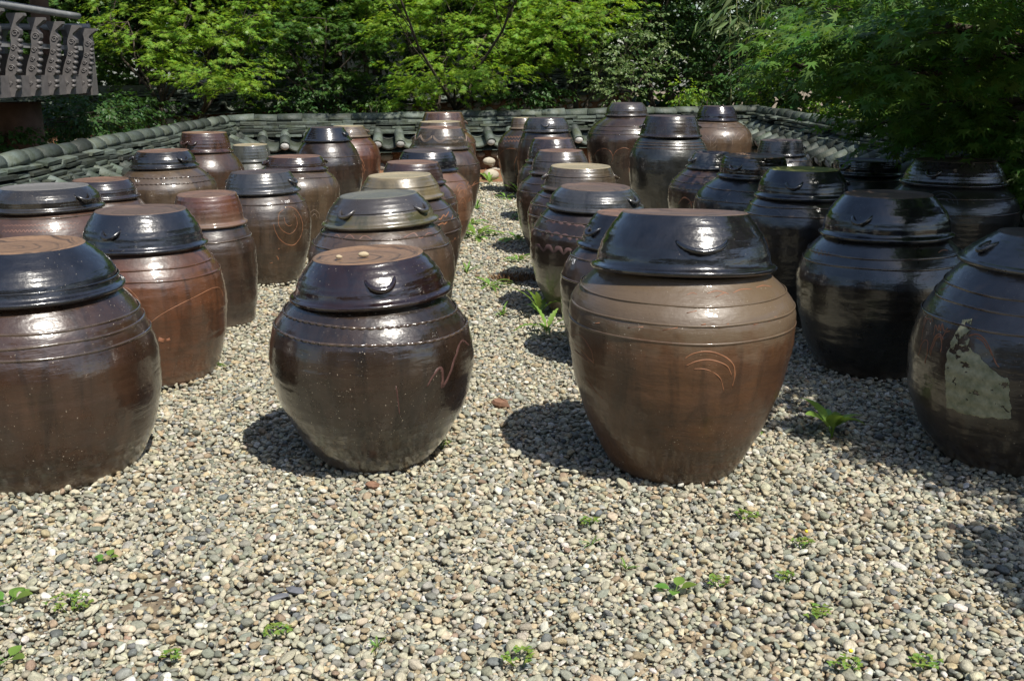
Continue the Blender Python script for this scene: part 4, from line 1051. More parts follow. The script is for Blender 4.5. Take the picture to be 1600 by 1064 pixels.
# ---------------------------------------------------------------- buildings
WHITE = plain('white_wall', (.75, .74, .70), .85, .12, 6, .2, .004)
WOODD = plain('dark_timber', (.055, .038, .028), .75, .4, 10, .5, .006)
GLASSD = plain('dark_window', (.02, .024, .028), .25, .3, 4, .05, .002)
root = thing('white_building', 'white plastered house with dark posts glimpsed between the trees', 'building', (-3.0, 23.6, 0))
w = MB(); w.box((0, 1.5, 1.6), (9.0, 3.0, 3.2)); w.build('wall', WHITE, root)
w = MB()
for x in (-4.4, -2.2, 0, 2.2, 4.4): w.box((x, -.03, 1.6), (.2, .14, 3.2))
w.box((0, -.03, 2.9), (9.0, .1, .2)); w.box((0, -.035, .3), (9.0, .12, .2)); w.build('timber_frame', WOODD, root)
for x in (-3.3, 1.1, 3.3):
    w = MB(); w.box((x, -.02, 1.5), (1.0, .08, 1.2)); f = w.build('window', WOODD, root)
    w = MB(); w.box((x, -.07, 1.5), (.86, .02, 1.06)); w.build('pane', GLASSD, f)
w = MB()
for sd in (-1, 1):
    w.add([(-5.2, 1.5, 4.6), (5.2, 1.5, 4.6), (5.2, 1.5 + sd * 2.6, 3.2), (-5.2, 1.5 + sd * 2.6, 3.2), (-5.2, 1.5, 4.45), (5.2, 1.5, 4.45), (5.2, 1.5 + sd * 2.6, 3.05), (-5.2, 1.5 + sd * 2.6, 3.05)],
          [(0, 1, 2, 3), (7, 6, 5, 4), (3, 2, 6, 7), (0, 3, 7, 4), (1, 5, 6, 2)], 0, False)
w.build('roof', TILE, root)

# pavilion with the carved railing, upper left
CARV = plain('carved_grey_stone', (.125, .115, .112), .55, .4, 16, .35, .004, .5)
RAILM = plain('grey_rail', (.26, .26, .26), .5, .3, 10, .3, .004, .5)
BROWN = plain('brown_post', (.17, .10, .07), .8, .45, 8, .5, .006)
pr = Vector((-4.83, 9.9, 0)); root = thing('pavilion', 'raised pavilion deck with a carved grey railing on a thick brown post, upper left', 'pavilion', pr)
ex = (at(130, 148, 11.6) - at(0, 152, 9.7)); ex.z = 0; ex.normalize()          # along the railing
nx = Vector((ex.y, -ex.x, 0))                                                  # outwards, towards the courtyard
p0 = at(0, 152, 9.7) - pr
PL = lambda a, b, z: p0 + ex * a + nx * b + Vector((0, 0, z))
MR = Matrix((nx, ex, Vector((0, 0, 1)))).transposed()
LR = 2.0
w = MB(); w.box(PL(LR / 2 - .8, -1.45, .03), (2.7, LR + 1.6, .08), MR); w.build('deck', WOODD, root)
w = MB(); w.box(PL(LR / 2 - .8, -.03, .09), (.07, LR + 1.7, .20), MR); w.box(PL(LR + .08, -1.3, .09), (2.5, .07, .20), MR); w.build('skirting_board', CARV, root)
w = MB(); w.box(PL(LR / 2 - .8, -.10, .24), (.04, LR + 1.6, .30), MR); w.build('panel_board', WOODD, root)
cz = at(33, 200, 11.5); 
w = MB(); w.tube([(cz.x - pr.x, cz.y - pr.y, z) for z in (-.02, .3, .7, p0.z - .1)], [.245, .24, .235, .23], 20); w.build('post', BROWN, root)
w = MB()  # roof out of view and its columns, added to shade the post
for yy0, yy1, z0_, z1_ in ((-1.9, -.3, 3.05, 3.9), (3.9, 2.3, 3.05, 3.9)):
    w.add([(.62, yy0, z0_), (-3.6, yy0, z0_), (-2.4, yy1, z1_), (.1, yy1, z1_), (.62, yy0, z0_ - .14), (-3.6, yy0, z0_ - .14), (-2.4, yy1, z1_ - .14), (.1, yy1, z1_ - .14)],
          [(0, 1, 2, 3), (7, 6, 5, 4), (0, 4, 5, 1), (1, 5, 6, 2), (2, 6, 7, 3), (3, 7, 4, 0)], 0, False)
w.add([(.62, -1.9, 3.05), (.62, 3.9, 3.05), (.1, 2.3, 3.9), (.1, -.3, 3.9), (.62, -1.9, 2.91), (.62, 3.9, 2.91), (.1, 2.3, 3.76), (.1, -.3, 3.76)],
      [(0, 1, 2, 3), (7, 6, 5, 4), (0, 4, 5, 1), (1, 5, 6, 2), (2, 6, 7, 3), (3, 7, 4, 0)], 0, False)
w.add([(.1, -.3, 3.9), (.1, 2.3, 3.9), (-2.4, 2.3, 3.9), (-2.4, -.3, 3.9)], [(0, 1, 2, 3)], 0, False)
w.build('roof', TILE, root)
for px_, py_ in ((-.15, .0), (-.15, 2.0), (-2.4, .0), (-2.4, 2.0)):
    w = MB(); w.tube([(px_ - .25, py_, p0.z - .02), (px_ - .25, py_, 3.4)], .10, 14); w.build('column', BROWN, root)
a, b = at(-60, -3, 9.0) - pr, at(122, 26, 11.35) - pr
w = MB(); w.tube([a.lerp(b, t / 8) for t in range(9)], .036, 10); w.build('top_rail', RAILM, root)
w = MB(); w.box(PL(LR / 2 - .8, -.0, .47), (.05, LR + 1.5, .045), MR); w.build('middle_rail', RAILM, root)
BO0 = [(-.02, 0), (.10, 0), (.12, .05), (.15, .075), (.115, .10), (.15, .13), (.115, .155), (.10, .20), (.135, .225), (.17, .25), (.135, .28), (.165, .31), (.13, .335), (.175, .37), (.15, .40),
      (.19, .43), (.165, .455), (.19, .48), (.165, .505), (.16, .54), (.195, .57), (.19, .61), (.155, .635), (.13, .65), (.13, .675), (.20, .74), (.19, .765), (-.02, .765), (-.03, .74), (.03, .68), (.045, .64),
      (.035, .58), (.05, .50), (.03, .42), (-.01, .34), (-.04, .26), (-.045, .2), (-.06, .15), (-.05, .05)]
BO = [(x * .58 + .085 * (z / .765) - .02 + (.03 if z > .73 and x > 0 else 0), z) for x, z in BO0]
def baluster(pos, Mx, h):
    m = MB(); n = len(BO); k = h / .765; th = .034
    for sgn in (-1, 1):
        m.v += [tuple(pos + Mx @ Vector((x, sgn * th, z * k))) for x, z in BO]
    m.f.append(tuple(range(n))[::-1] if False else tuple(range(n))); m.f.append(tuple(range(2 * n - 1, n - 1, -1)))
    for i in range(n): m.f.append((i, (i + 1) % n, n + (i + 1) % n, n + i)[::-1])
    m.m += [0] * (n + 2); m.sm += [False] * (n + 2)
    for cx, czz, rr in ((.12, .585, .042), (.095, .45, .035), (.07, .36, .03), (.055, .27, .038), (.03, .12, .03)):      # carved scrolls
        pts = []
        for q in range(20):
            t = q / 19; a_ = t * 9.5; r_ = rr * .8 * (1 - .75 * t)
            cx2 = cx * .58 + .085 * (czz / .765) - .022
            pts.append(pos + Mx @ Vector((cx2 + r_ * math.cos(a_), -th - .002, (czz + r_ * math.sin(a_)) * k)))
        m.tube(pts, .006, 5)
    for z in (.09, .142, .238, .295, .352, .415, .468, .515):                    # round knobs along the outer edge
        x = (.14 if z < .2 else (.15 if z < .3 else .17)) * .58 + .085 * (z / .765) - .02
        m.tube([pos + Mx @ Vector((x, y_, z * k)) for y_ in (-th * 1.05, -th * .6, th * .6, th * 1.05)], [.012, .022, .022, .012], 8)
    return m
for i in range(7):
    a_ = -.60 + i * .42
    u_ = max(0, min(1, (a_ + .72) / 2.6))
    top = .80 - .12 * u_
    baluster(PL(a_, .0, -.005), MR, top).build('baluster', CARV, root)
Mb = Matrix((ex, -nx, Vector((0, 0, 1)))).transposed()
for i in range(5):
    baluster(PL(LR + .12, -.25 - i * .36, -.005), Mb, .68).build('baluster', CARV, root)
w = MB(); w.tube([PL(LR + .14, .05, .70), PL(LR + .14, -2.2, .70)], .036, 8); w.build('top_rail', RAILM, root)
w = MB(); w.box(PL(LR + .1, -.02, .33), (.16, .16, .72), MR); w.build('corner_post', CARV, root)

# ---------------------------------------------------------------- the jars
# number: (x, y, top of lid, rim of lid, widest height, top radius, rim radius, widest radius, foot radius)

SPOT = {'orange': plain('bare_orange_clay', (.24, .105, .05), .6, .3, 30, .2, .002), 'rust': plain('rust_line', (.22, .095, .05), .55, .3, 30, .2, .002),
        'mauve': plain('mauve_slip', (.085, .043, .037), .4, .3, 30, .2, .002), 'mauvewide': plain('mauve_slip_band', (.14, .085, .08), .35, .3, 30, .2, .002),
        'pink': plain('pink_slip', (.24, .13, .10), .45, .3, 30, .2, .002), 'white': plain('white_paint', (.78, .78, .76), .6, .05, 30, .1, .001),
        'cream': plain('cream_spot', (.62, .48, .33), .6, .1, 30, .1, .001), 'cream2': plain('scratched_line', (.24, .18, .14), .5, .2, 30, .1, .001),
        'slate': plain('slate_line', (.10, .11, .13), .4, .2, 30, .1, .001)}
RIDGE = glaze('worn_lit_ridge_glaze', (.10, .070, .048), (.055, .038, .028), .22, .5, foot=False)  # lighter ridge glaze: worn thin, plus their sunlit highlight put in the colour
LABELP = plain('old_paper', (.36, .35, .235), .85, .45, 30, .4, .002, .2, c2=(.15, .165, .10))

def prof(j, z):
    x, y, zt, zr, zm, rt, rr, rm, rb = j
    rn, zn = .9 * rr, zr - .01
    if z < zm: return rb + (rm - rb) * (1 - (1 - max(z, 0) / zm) ** 2)
    u = min((z - zm) / (zn - zm), 1)
    return rm - (rm - rn) * u ** 2.2

WOB = {}
def wall_r(num, th, z):
    """the body's real radius: profile, throwing ripple and slight out-of-round"""
    w = WOB[num]
    r = prof(JT[num], z) + .0012 * math.sin(z * 130 + num) + .0016 * math.sin(z * 41 + num * 2)
    return r * (1 + w[0] * math.sin(2 * th + w[2]) + w[0] * .5 * math.sin(3 * th + w[3] + z * 6))
def on(num, th, z, off=0.0):
    a = R(th)
    r = wall_r(num, a, z) + off
    return Vector((r * math.sin(a), -r * math.cos(a), z))

def stroke(mb, j, pts, w, mat, flatk=.35):
    """a raised line lying on the jar's wall"""
    # smooth the polyline
    P = [Vector((a, b, 0)) for a, b in pts]
    if len(P) > 2 and w < .02:
        Q = []
        for i in range(len(P) - 1):
            p0, p1, p2, p3 = P[max(i - 1, 0)], P[i], P[i + 1], P[min(i + 2, len(P) - 1)]
            for k in range(4):
                t = k / 4
                Q.append(.5 * ((2 * p1) + (p2 - p0) * t + (2 * p0 - 5 * p1 + 4 * p2 - p3) * t * t + (-p0 + 3 * p1 - 3 * p2 + p3) * t ** 3))
        P = Q + [P[-1]]
    pts = [(p.x, p.y) for p in P]
    n = len(pts); vs, fs = [], []
    W3 = [on(j, a, z) for a, z in pts]
    for i, (a, z) in enumerate(pts):
        t = (W3[min(i + 1, n - 1)] - W3[max(i - 1, 0)])
        nr = Vector((math.sin(R(a)), -math.cos(R(a)), .1)).normalized()
        sd = t.cross(nr).normalized() if t.length > 1e-7 else Vector((0, 0, 1))
        ww = w * (.35 + .65 * math.sin(math.pi * (i + .6) / (n + .2)) ** .5) * .42
        c = W3[i]
        for k, (e, h) in enumerate(((-1, -.0012), (-.6, .0006), (.6, .0006), (1, -.0012))):
            vs.append(c + sd * ww * e + nr * h)
    for i in range(n - 1):
        for k in range(3): fs.append((i * 4 + k, i * 4 + k + 1, (i + 1) * 4 + k + 1, (i + 1) * 4 + k))
    fs.append((0, 1, 2, 3)[::-1]); fs.append(tuple((n - 1) * 4 + k for k in range(4)))
    mb.add(vs, fs, mat)

def band(mb, j, z, r, beads=0, mat=0, rng=None, dr=0.0):
    """a raised rope of clay round the shoulder"""
    n = 160 if not beads else beads * 6
    vs, fs = [], []
    ph, ph2 = rng.uniform(0, 6), rng.uniform(0, 6)
    for i in range(n):
        a = 360 * i / n
        zz = z + .004 * math.sin(R(a) + ph) + .0015 * math.sin(5 * R(a) + ph2)
        rr_ = r * (1 + (.55 * math.sin(2 * math.pi * i / 6) if beads else .25 * math.sin(9 * R(a) + ph)))
        c = on(j, a, zz, dr)
        nr = Vector((math.sin(R(a)), -math.cos(R(a)), .25)).normalized(); up = Vector((0, 0, 1))
        for k in range(5):
            b = math.pi * k / 4 - math.pi / 2
            vs.append(c + nr * (rr_ * math.cos(b) - .001) + up * (r * 1.15 * math.sin(b)))
    for i in range(n):
        q = (i + 1) % n
        for k in range(4): fs.append((i * 5 + k, q * 5 + k, q * 5 + k + 1, i * 5 + k + 1))
    mb.add(vs, fs, mat)

def lathe(mb, prf, n, mat, wob, zmat=None):
    vs, fs = [], []
    for r, z in prf:
        for k in range(n):
            a = 2 * math.pi * k / n
            q = r * (1 + wob[0] * math.sin(a + wob[1]) * 0 + wob[0] * math.sin(2 * a + wob[2]) + wob[0] * .5 * math.sin(3 * a + wob[3] + z * 6))
            vs.append((q * math.sin(a), -q * math.cos(a), z))
    o = len(mb.v)
    mb.v += vs
    for i in range(len(prf) - 1):
        for k in range(n):
            mb.f.append((o + i * n + k, o + i * n + (k + 1) % n, o + (i + 1) * n + (k + 1) % n, o + (i + 1) * n + k))
            mb.m.append(zmat(i) if zmat else mat); mb.sm.append(True)

def make_jar(num, label, body_m, lid_m, top_m, bulge=.12, handles=(), bands=(), beads=0, tilt=(0, 0), lid_bands=(), seed=None, ring=True):
    j = JT[num]
    x, y, zt, zr, zm, rt, rr, rm, rb = j
    rng = random.Random(num * 7 + 3)
    root = thing('clay_jar', label, 'jar', (x, y, -.004), 0, 'glazed clay storage jars with upturned bowl lids')
    root.rotation_euler = (R(rng.uniform(-.9, .9)), R(rng.uniform(-.9, .9)), 0)
    # --- body
    b = MB()
    zn, rn = zr - .01, .9 * rr
    prf = [(0.001, .004), (rb * .8, 0), (rb - .012, .0), (rb - .002, .008)]
    for i in range(1, 39):
        z = zn * i / 38
        prf.append((prof(j, z) + .0012 * math.sin(z * 130 + num) + .0016 * math.sin(z * 41 + num * 2), z))
    prf += [(rn * .99, zn + .012), (rn * .93, zn + .016), (rn * .88, zn + .006), (rn * .86, zn - .06)]
    WOB[num] = (.012, 0, rng.uniform(0, 6), rng.uniform(0, 6))
    lathe(b, prf, 112, 0, WOB[num])
    for bz in bands: band(b, num, bz, .0046 if num == 3 else .0056, beads, 0 if num in (3, 6, 11, 20, 33) else 1, rng)
    mats = [body_m, RIDGE]; slot = {}
    for kind, w, pts in MARKS.get(num, ()):
        if kind not in slot: slot[kind] = len(mats); mats.append(SPOT[kind])
        stroke(b, num, pts, w * {'mauvewide': 2.2, 'mauve': 1.9, 'rust': 1.5, 'orange': 1.35, 'pink': 1.4}.get(kind, 1), slot[kind])
    b.build('body', mats, root)
    # --- lid: an upturned bowl with rolled rim and turned foot
    h = zt - zr
    l = MB()
    k = rr
    prf = [(rn * .8, -.006), (k - .03, -.010), (k - .010, -.013), (k - .002, -.010), (k + .0015, -.003), (k + .0005, .003), (k - .005, .007), (k - .012, .0085), (k - .017, .012), (k - .021, .019)]
    r0, z0 = k - .021, .019
    nseg = 16
    for i in range(1, nseg + 1):
        t = i / nseg
        r = r0 + (rt - r0) * t + bulge * (r0 - rt + .05) * math.sin(math.pi * t) * (1 - .25 * t)
        prf.append((r + .0012 * math.sin(t * 31 + num) , z0 + (h - z0) * (t ** .96)))
    ntop = len(prf) - 1
    prf += [(rt - .005, h + .004), (rt - .012, h + .004)]
    if ring: prf += [(rt - .022, h - .001), (rt - .034, h - .007)]
    prf += [(rt * .62, h - .009), (rt * .3, h - .006), (0.001, h - .008)]
    wob = (.010, 0, rng.uniform(0, 6), rng.uniform(0, 6))
    lathe(l, prf, 104, 0, wob, lambda i: 1 if i >= ntop else 0)
    LJ = lambda a, t, off=0.0: Vector(((r0 + (rt - r0) * t + bulge * (r0 - rt + .05) * math.sin(math.pi * t) * (1 - .25 * t) + off) * math.sin(R(a)),
                                      -(r0 + (rt - r0) * t + bulge * (r0 - rt + .05) * math.sin(math.pi * t) * (1 - .25 * t) + off) * math.cos(R(a)), z0 + (h - z0) * t ** .96))
    for t in lid_bands:
        n = 128; vs, fs = [], []
        for i in range(n):
            c = LJ(360 * i / n, t); nr = c.normalized(); nr.z = .3; nr.normalize()
            for q in range(5):
                bb = math.pi * q / 4 - math.pi / 2
                vs.append(c + nr * (.0036 * math.cos(bb) - .001) + Vector((0, 0, .0045 * math.sin(bb))))
        for i in range(n):
            q2 = (i + 1) % n
            for q in range(4): fs.append((i * 5 + q, q2 * 5 + q, q2 * 5 + q + 1, i * 5 + q + 1))
        l.add(vs, fs, 0)
    if num == 21:       # combed festoons on this lid
        l3 = []
        for q in range(9):
            for off in (0, .05, .10):
                pts = [LJ(-150 + q * 34 + s * 32 / 12, .62 - off - .28 * math.sin(math.pi * s / 12), .001) for s in range(13)]
                l.tube(pts, .0022, 5, 2)
    lid = l.build('lid', [lid_m, top_m, SPOT['cream2']], root, (0, 0, zr))
    lid.rotation_euler = (R(tilt[0]), R(tilt[1]), 0)
    # --- lugs
    for ang in handles:
        hm = MB()
        wide = {3: .085, 5: .025, 2: .052}.get(num, .044)
        hw = wide / (rr * .8) * 57.3
        pts, rad = [], []
        for i in range(17):
            s = -1 + 2 * i / 16
            tt = .34 + (.030 / h) * (s * s) + (.02 if s > 0 else 0) * s
            e = max(0, 1 - abs(s) ** 3)
            pts.append(LJ(ang + hw * s, tt, -.005 + (.020 if num == 3 else .028) * e) - Vector((0, 0, .006 * e)))
            rad.append(.005 + .0055 * e ** .6)
        hm.tube(pts, rad, 10)
        hm.build('handle', lid_m, lid)
    return root, lid, j

BLK, TAN, TAND = (.012, .012, .014), (.185, .112, .066), (.028, .021, .018)
T_TAN = clay_top('turned_tan_top', TAN, TAND, .9)
T_BRN = clay_top('turned_brown_top', (.105, .07, .052), (.03, .024, .022), .8)
T_RED = clay_top('turned_red_top', (.145, .085, .058), (.045, .032, .027), .9)
T_DRK = clay_top('turned_dark_top', (.055, .042, .04), (.02, .018, .018), .6)
T_GRY = clay_top('turned_grey_top', (.13, .125, .12), (.07, .07, .07), .5)
T_MOSS = clay_top('mossy_top', (.105, .105, .085), (.06, .065, .07), .7)
T_MOSS2 = clay_top('bright_mossy_top', (.20, .21, .06), (.11, .11, .045), .4)
T_OLV = clay_top('turned_olive_top', (.26, .22, .14), (.15, .12, .08), .4)
g_ = glaze
blacklid = g_('black_glaze', (.013, .013, .016), (.008, .009, .012), .17, .35, spec=.6, foot=False)
blacklid2 = g_('blue_black_glaze', (.018, .019, .025), (.010, .011, .016), .22, .3, spec=.6, foot=False)
brownlid = g_('brown_lid_glaze', (.075, .036, .024), (.035, .02, .016), .26, .3, foot=False)
slatelid = g_('slate_lid_glaze', (.055, .058, .062), (.032, .033, .036), .30, .3, foot=False)
maroon = g_('maroon_glaze', (.026, .012, .009), (.014, .008, .009), .16, .4, spec=.6, foot=False)
darkbrown = g_('dark_brown_glaze', (.038, .024, .018), (.02, .015, .013), .24, .45)
midbrown = g_('mid_brown_glaze', (.075, .045, .030), (.04, .027, .02), .30, .4)
olivebrown = g_('olive_brown_glaze', (.095, .070, .046), (.05, .036, .026), .34, .5)
redbrown = g_('red_brown_glaze', (.115, .046, .026), (.06, .028, .02), .30, .3)

J = make_jar
J(1, 'big reddish brown jar cut by the left edge, lid topped by a bare swirled disc', g_('reddish_jar', (.056, .030, .019), (.030, .018, .013), .22, .7), blacklid2, T_TAN, .16, (), (.56, .52, .60), lid_bands=(.10,))
r2, lid2, j2 = J(2, 'round dark jar at the front left, two pebbles lying on its maroon lid', g_('speckled_dark_jar', (.034, .022, .016), (.018, .014, .012), .20, 1.0, spec=.55), maroon, T_TAN, .10, (17, 197), (.60, .545), 62, (0, -3.5))
J(3, 'big matt brown front jar right of centre under a glossy black lid', g_('matt_brown_jar', (.112, .059, .031), (.070, .037, .021), .36, .9, spec=.45, coat=.55, upper=((.098, .067, .040), .53), soft=.10), blacklid, T_BRN, .13, (4, 184), (.70, .645, .585), 0, (-5, 0))
J(4, 'glossy black shaded jar with a rounded lid between the two right front jars', g_('black_jar', (.014, .012, .011), (.009, .009, .009), .22, .15), blacklid, T_BRN, .20, (-43, 137), (.60, .555), 0, (0, 0))
r5, lid5, j5 = J(5, 'dark jar cut by the right edge with a torn pale paper patch on its belly', g_('patchy_dark_jar', (.032, .022, .017), (.02, .016, .014), .30, .6), slatelid, T_DRK, .02, (-80,), (.68, .63, .565), 0, (0, 2.5))
J(6, 'orange brown jar with a black lid behind the big jar at the left edge', g_('orange_jar', (.125, .052, .025), (.065, .034, .020), .30, .35), blacklid2, T_BRN, .12, (-13, 167), (.57, .52))
J(7, 'slim straight brown jar with a reddish lid, left of the orange spiral jar', g_('slim_jar', (.052, .034, .025), (.034, .024, .019), .30, .3), redbrown, T_RED, .10, (-35, 145), (.52,))
J(8, 'brown jar with an orange spiral on its side and a grey lid', g_('spiral_jar', (.070, .046, .029), (.042, .030, .022), .32, .5), slatelid, T_DRK, .06, (78, 258), (.575,), 0, (0, -2))
J(9, 'speckled olive jar with a low brown lid, behind the jar with the orange spiral', olivebrown, g_('low_brown_lid', (.050, .028, .020), (.026, .018, .015), .2, .4, foot=False), T_RED, .12, (-62, 118), (.64,))
J(10, 'dark jar with a small blue black lid before the red brown wall side jar', darkbrown, blacklid2, T_DRK, .02, (72, 252), (.56,))
J(11, 'red brown jar with a grey olive lid standing against the far wall on the left', redbrown, olivebrown, T_OLV, .12, (85,), (.58,))
J(12, 'brown jar at the left edge under a wide flat lid, zigzags on its shoulder', g_('zigzag_jar', (.085, .046, .031), (.055, .034, .025), .3, .3), g_('olive_black_lid', (.034, .030, .024), (.020, .018, .016), .24, .4, foot=False), T_GRY, .22, (68, 248), (.66,), 0, (0, 0))
J(13, 'jar mostly hidden behind the wide flat lid, only its low lid showing', midbrown, g_('low_dark_lid', (.032, .022, .021), (.018, .015, .015), .24, .3, foot=False), T_RED, .16, (), ())
J(14, 'olive grey jar with a shallow black lid and dotted bands near the left wall', olivebrown, g_('shallow_black_lid', (.024, .022, .02), (.014, .013, .013), .2, .4, foot=False), T_RED, .14, (-70, 55), (.66, .615), 60)
J(15, 'brown jar with a tall red brown lid close to the left wall', g_('wall_side_jar', (.068, .038, .024), (.04, .025, .018), .26, .3), brownlid, T_TAN, .08, (-35, -12), ())
J(16, 'small grey green jar with a plain grey lid near the left corner of the walls', g_('grey_green_jar', (.085, .095, .088), (.06, .068, .064), .34, .3), g_('grey_green_lid', (.10, .11, .105), (.07, .078, .075), .3, .3, foot=False), T_OLV, .06, (), ())
J(17, 'brown jar behind the round front jar, two tone lid stained green along its rim', g_('grey_brown_jar', (.078, .054, .038), (.05, .036, .028), .30, .5), g_('mossy_rim_lid', (.125, .105, .07), (.085, .092, .035), .32, .7, upper=((.035, .03, .028), .055), foot=False), T_MOSS, .10, (-33, 62), (.66, .60), 0, (0, -3), (.40,))
J(18, 'brown jar with a pale olive tan lid and orange zigzags left of the path', g_('zigzag_path_jar', (.055, .037, .028), (.034, .025, .02), .3, .6), g_('olive_tan_lid', (.205, .165, .095), (.15, .13, .075), .36, .5, foot=False), T_OLV, .08, (), (.66, .60, .53), 0, (0, -2), (.45,))
J(19, 'jar with a dull maroon brown lid left of the path, behind the pale olive lid', midbrown, g_('dull_maroon_lid', (.062, .034, .030), (.04, .024, .022), .34, .3, foot=False), T_RED, .08, (), (.60, .56), 0, (0, 0), (.45,))
J(20, 'tan jar combed with orange arcs under a shiny blue black lid, left of the path', g_('tan_arc_jar', (.145, .080, .050), (.10, .055, .036), .36, .3), blacklid2, T_DRK, .22, (), (.60,))
J(21, 'brown jar left of the path with combed festoons round its olive grey lid', midbrown, g_('festoon_lid', (.085, .068, .049), (.055, .045, .034), .28, .4, foot=False), T_RED, .14, (-88,), (.62,))
J(22, 'jar almost hidden between two brown lids at the far end left of the path', olivebrown, olivebrown, T_OLV, .12, (), ())
J(23, 'rearmost brown jar left of the path, its red brown lid against the far wall', g_('rear_brown_jar', (.12, .066, .043), (.08, .046, .032), .3, .3), g_('rear_brown_lid', (.115, .066, .045), (.07, .042, .032), .26, .3, foot=False), T_RED, .12, (88,), (.60,))
J(24, 'narrow dark jar with white painted numbers tucked behind the matt brown front jar', g_('numbered_jar', (.042, .028, .022), (.026, .02, .017), .3, .8, low=(.09, .075, .05), low_z=(.05, .3)), blacklid2, T_RED, .08, (-58, 122), (.55, .45), 0, (0, 0))
J(25, 'jar with mauve scallops over a pale greenish base and a slate grey lid', g_('scallop_jar', (.030, .019, .015), (.02, .014, .012), .26, .5, low=(.16, .135, .085), low_z=(.20, .36)), slatelid, T_BRN, .16, (50, 230), (.60, .53), 0, (0, 0))
J(26, 'dark jar under an olive brown lid with two side lugs, right of the path', darkbrown, g_('olive_lugged_lid', (.105, .080, .055), (.07, .054, .04), .34, .4, foot=False), T_OLV, .06, (-86, 94), (.63, .57, .50), 0, (0, 0), (.55,))
J(27, 'dark jar with a grey brown lid, fourth along the right side of the path', darkbrown, g_('grey_brown_lid', (.070, .054, .046), (.045, .038, .034), .30, .4, foot=False), T_RED, .12, (), (.58, .52), 0, (0, 0), (.5,))
J(28, 'dark jar with a shiny purplish brown lid just before the blue grey lid', darkbrown, g_('purplish_lid', (.058, .040, .038), (.034, .026, .026), .22, .3, foot=False), T_RED, .16, (), (.54,))
J(29, 'tall slim dark jar with a plain blue grey lid far along the path', darkbrown, g_('blue_grey_lid', (.050, .050, .055), (.032, .033, .037), .28, .3, foot=False), T_DRK, .14, (-4,), (.70,))
J(30, 'dark jar drawn with orange rings and arcs at the far end of the path', g_('ringed_jar', (.034, .024, .017), (.024, .018, .014), .28, .3), olivebrown, T_OLV, .10, (), ())
J(31, 'broad necked brown jar with a small grey brown lid before the far wall', g_('broad_jar', (.052, .034, .027), (.030, .022, .019), .24, .4), g_('small_grey_lid', (.060, .050, .047), (.040, .034, .033), .3, .5, foot=False), T_DRK, .18, (), (.83, .79, .75))
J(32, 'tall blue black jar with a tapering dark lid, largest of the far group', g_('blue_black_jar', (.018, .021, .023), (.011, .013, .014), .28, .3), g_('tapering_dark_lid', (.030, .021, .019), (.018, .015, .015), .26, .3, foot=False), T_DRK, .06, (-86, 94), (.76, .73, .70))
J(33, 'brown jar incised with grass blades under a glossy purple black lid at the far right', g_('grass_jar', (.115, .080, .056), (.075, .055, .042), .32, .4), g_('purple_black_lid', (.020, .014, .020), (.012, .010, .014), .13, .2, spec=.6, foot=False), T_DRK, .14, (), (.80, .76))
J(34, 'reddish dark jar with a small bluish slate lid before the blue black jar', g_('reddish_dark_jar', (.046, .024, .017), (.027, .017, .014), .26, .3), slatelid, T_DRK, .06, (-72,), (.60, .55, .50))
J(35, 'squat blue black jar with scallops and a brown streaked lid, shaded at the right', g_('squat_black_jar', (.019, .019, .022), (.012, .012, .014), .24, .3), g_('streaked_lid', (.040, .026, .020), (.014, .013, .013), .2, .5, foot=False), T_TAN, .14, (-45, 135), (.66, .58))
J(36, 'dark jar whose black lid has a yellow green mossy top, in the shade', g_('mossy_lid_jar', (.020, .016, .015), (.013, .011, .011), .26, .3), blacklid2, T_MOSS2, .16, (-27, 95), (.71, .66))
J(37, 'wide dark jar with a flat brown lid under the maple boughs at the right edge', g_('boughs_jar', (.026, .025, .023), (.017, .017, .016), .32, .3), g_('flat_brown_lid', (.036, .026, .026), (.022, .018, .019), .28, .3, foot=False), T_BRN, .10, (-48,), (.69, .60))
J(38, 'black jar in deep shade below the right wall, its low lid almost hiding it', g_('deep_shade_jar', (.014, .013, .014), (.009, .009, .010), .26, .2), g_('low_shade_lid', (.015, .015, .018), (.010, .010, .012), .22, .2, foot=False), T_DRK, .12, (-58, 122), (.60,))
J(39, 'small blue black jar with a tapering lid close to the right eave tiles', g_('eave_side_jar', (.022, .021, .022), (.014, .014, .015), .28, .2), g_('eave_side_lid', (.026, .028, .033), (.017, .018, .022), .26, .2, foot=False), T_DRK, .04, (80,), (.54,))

# torn paper patch on the right-hand jar
rg = random.Random(31)
m = MB()
def inside(a, z):
    c = False; n = len(PATCH); k = n - 1
    for i in range(n):
        (xi, yi), (xk, yk) = PATCH[i], PATCH[k]
        if (yi > z) != (yk > z) and a < (xk - xi) * (z - yi) / (yk - yi) + xi: c = not c
        k = i
    return c
a0, a1 = min(p[0] for p in PATCH), max(p[0] for p in PATCH); z0, z1 = min(p[1] for p in PATCH), max(p[1] for p in PATCH)
na, nz = 110, 150
from mathutils import noise as mnoise
hole = lambda a, z: 1.5 * mnoise.fractal(Vector((a * .13, z * 22, 3.1)), .9, 2.1, 5) + .15
ids = {}
def vid(i, k):
    if (i, k) not in ids:
        ids[(i, k)] = len(m.v)
        m.v.append(tuple(on(5, a0 + (a1 - a0) * i / na, z0 + (z1 - z0) * k / nz, .0028 + .0006 * math.sin(i * .8) * math.sin(k * .6))))
    return ids[(i, k)]
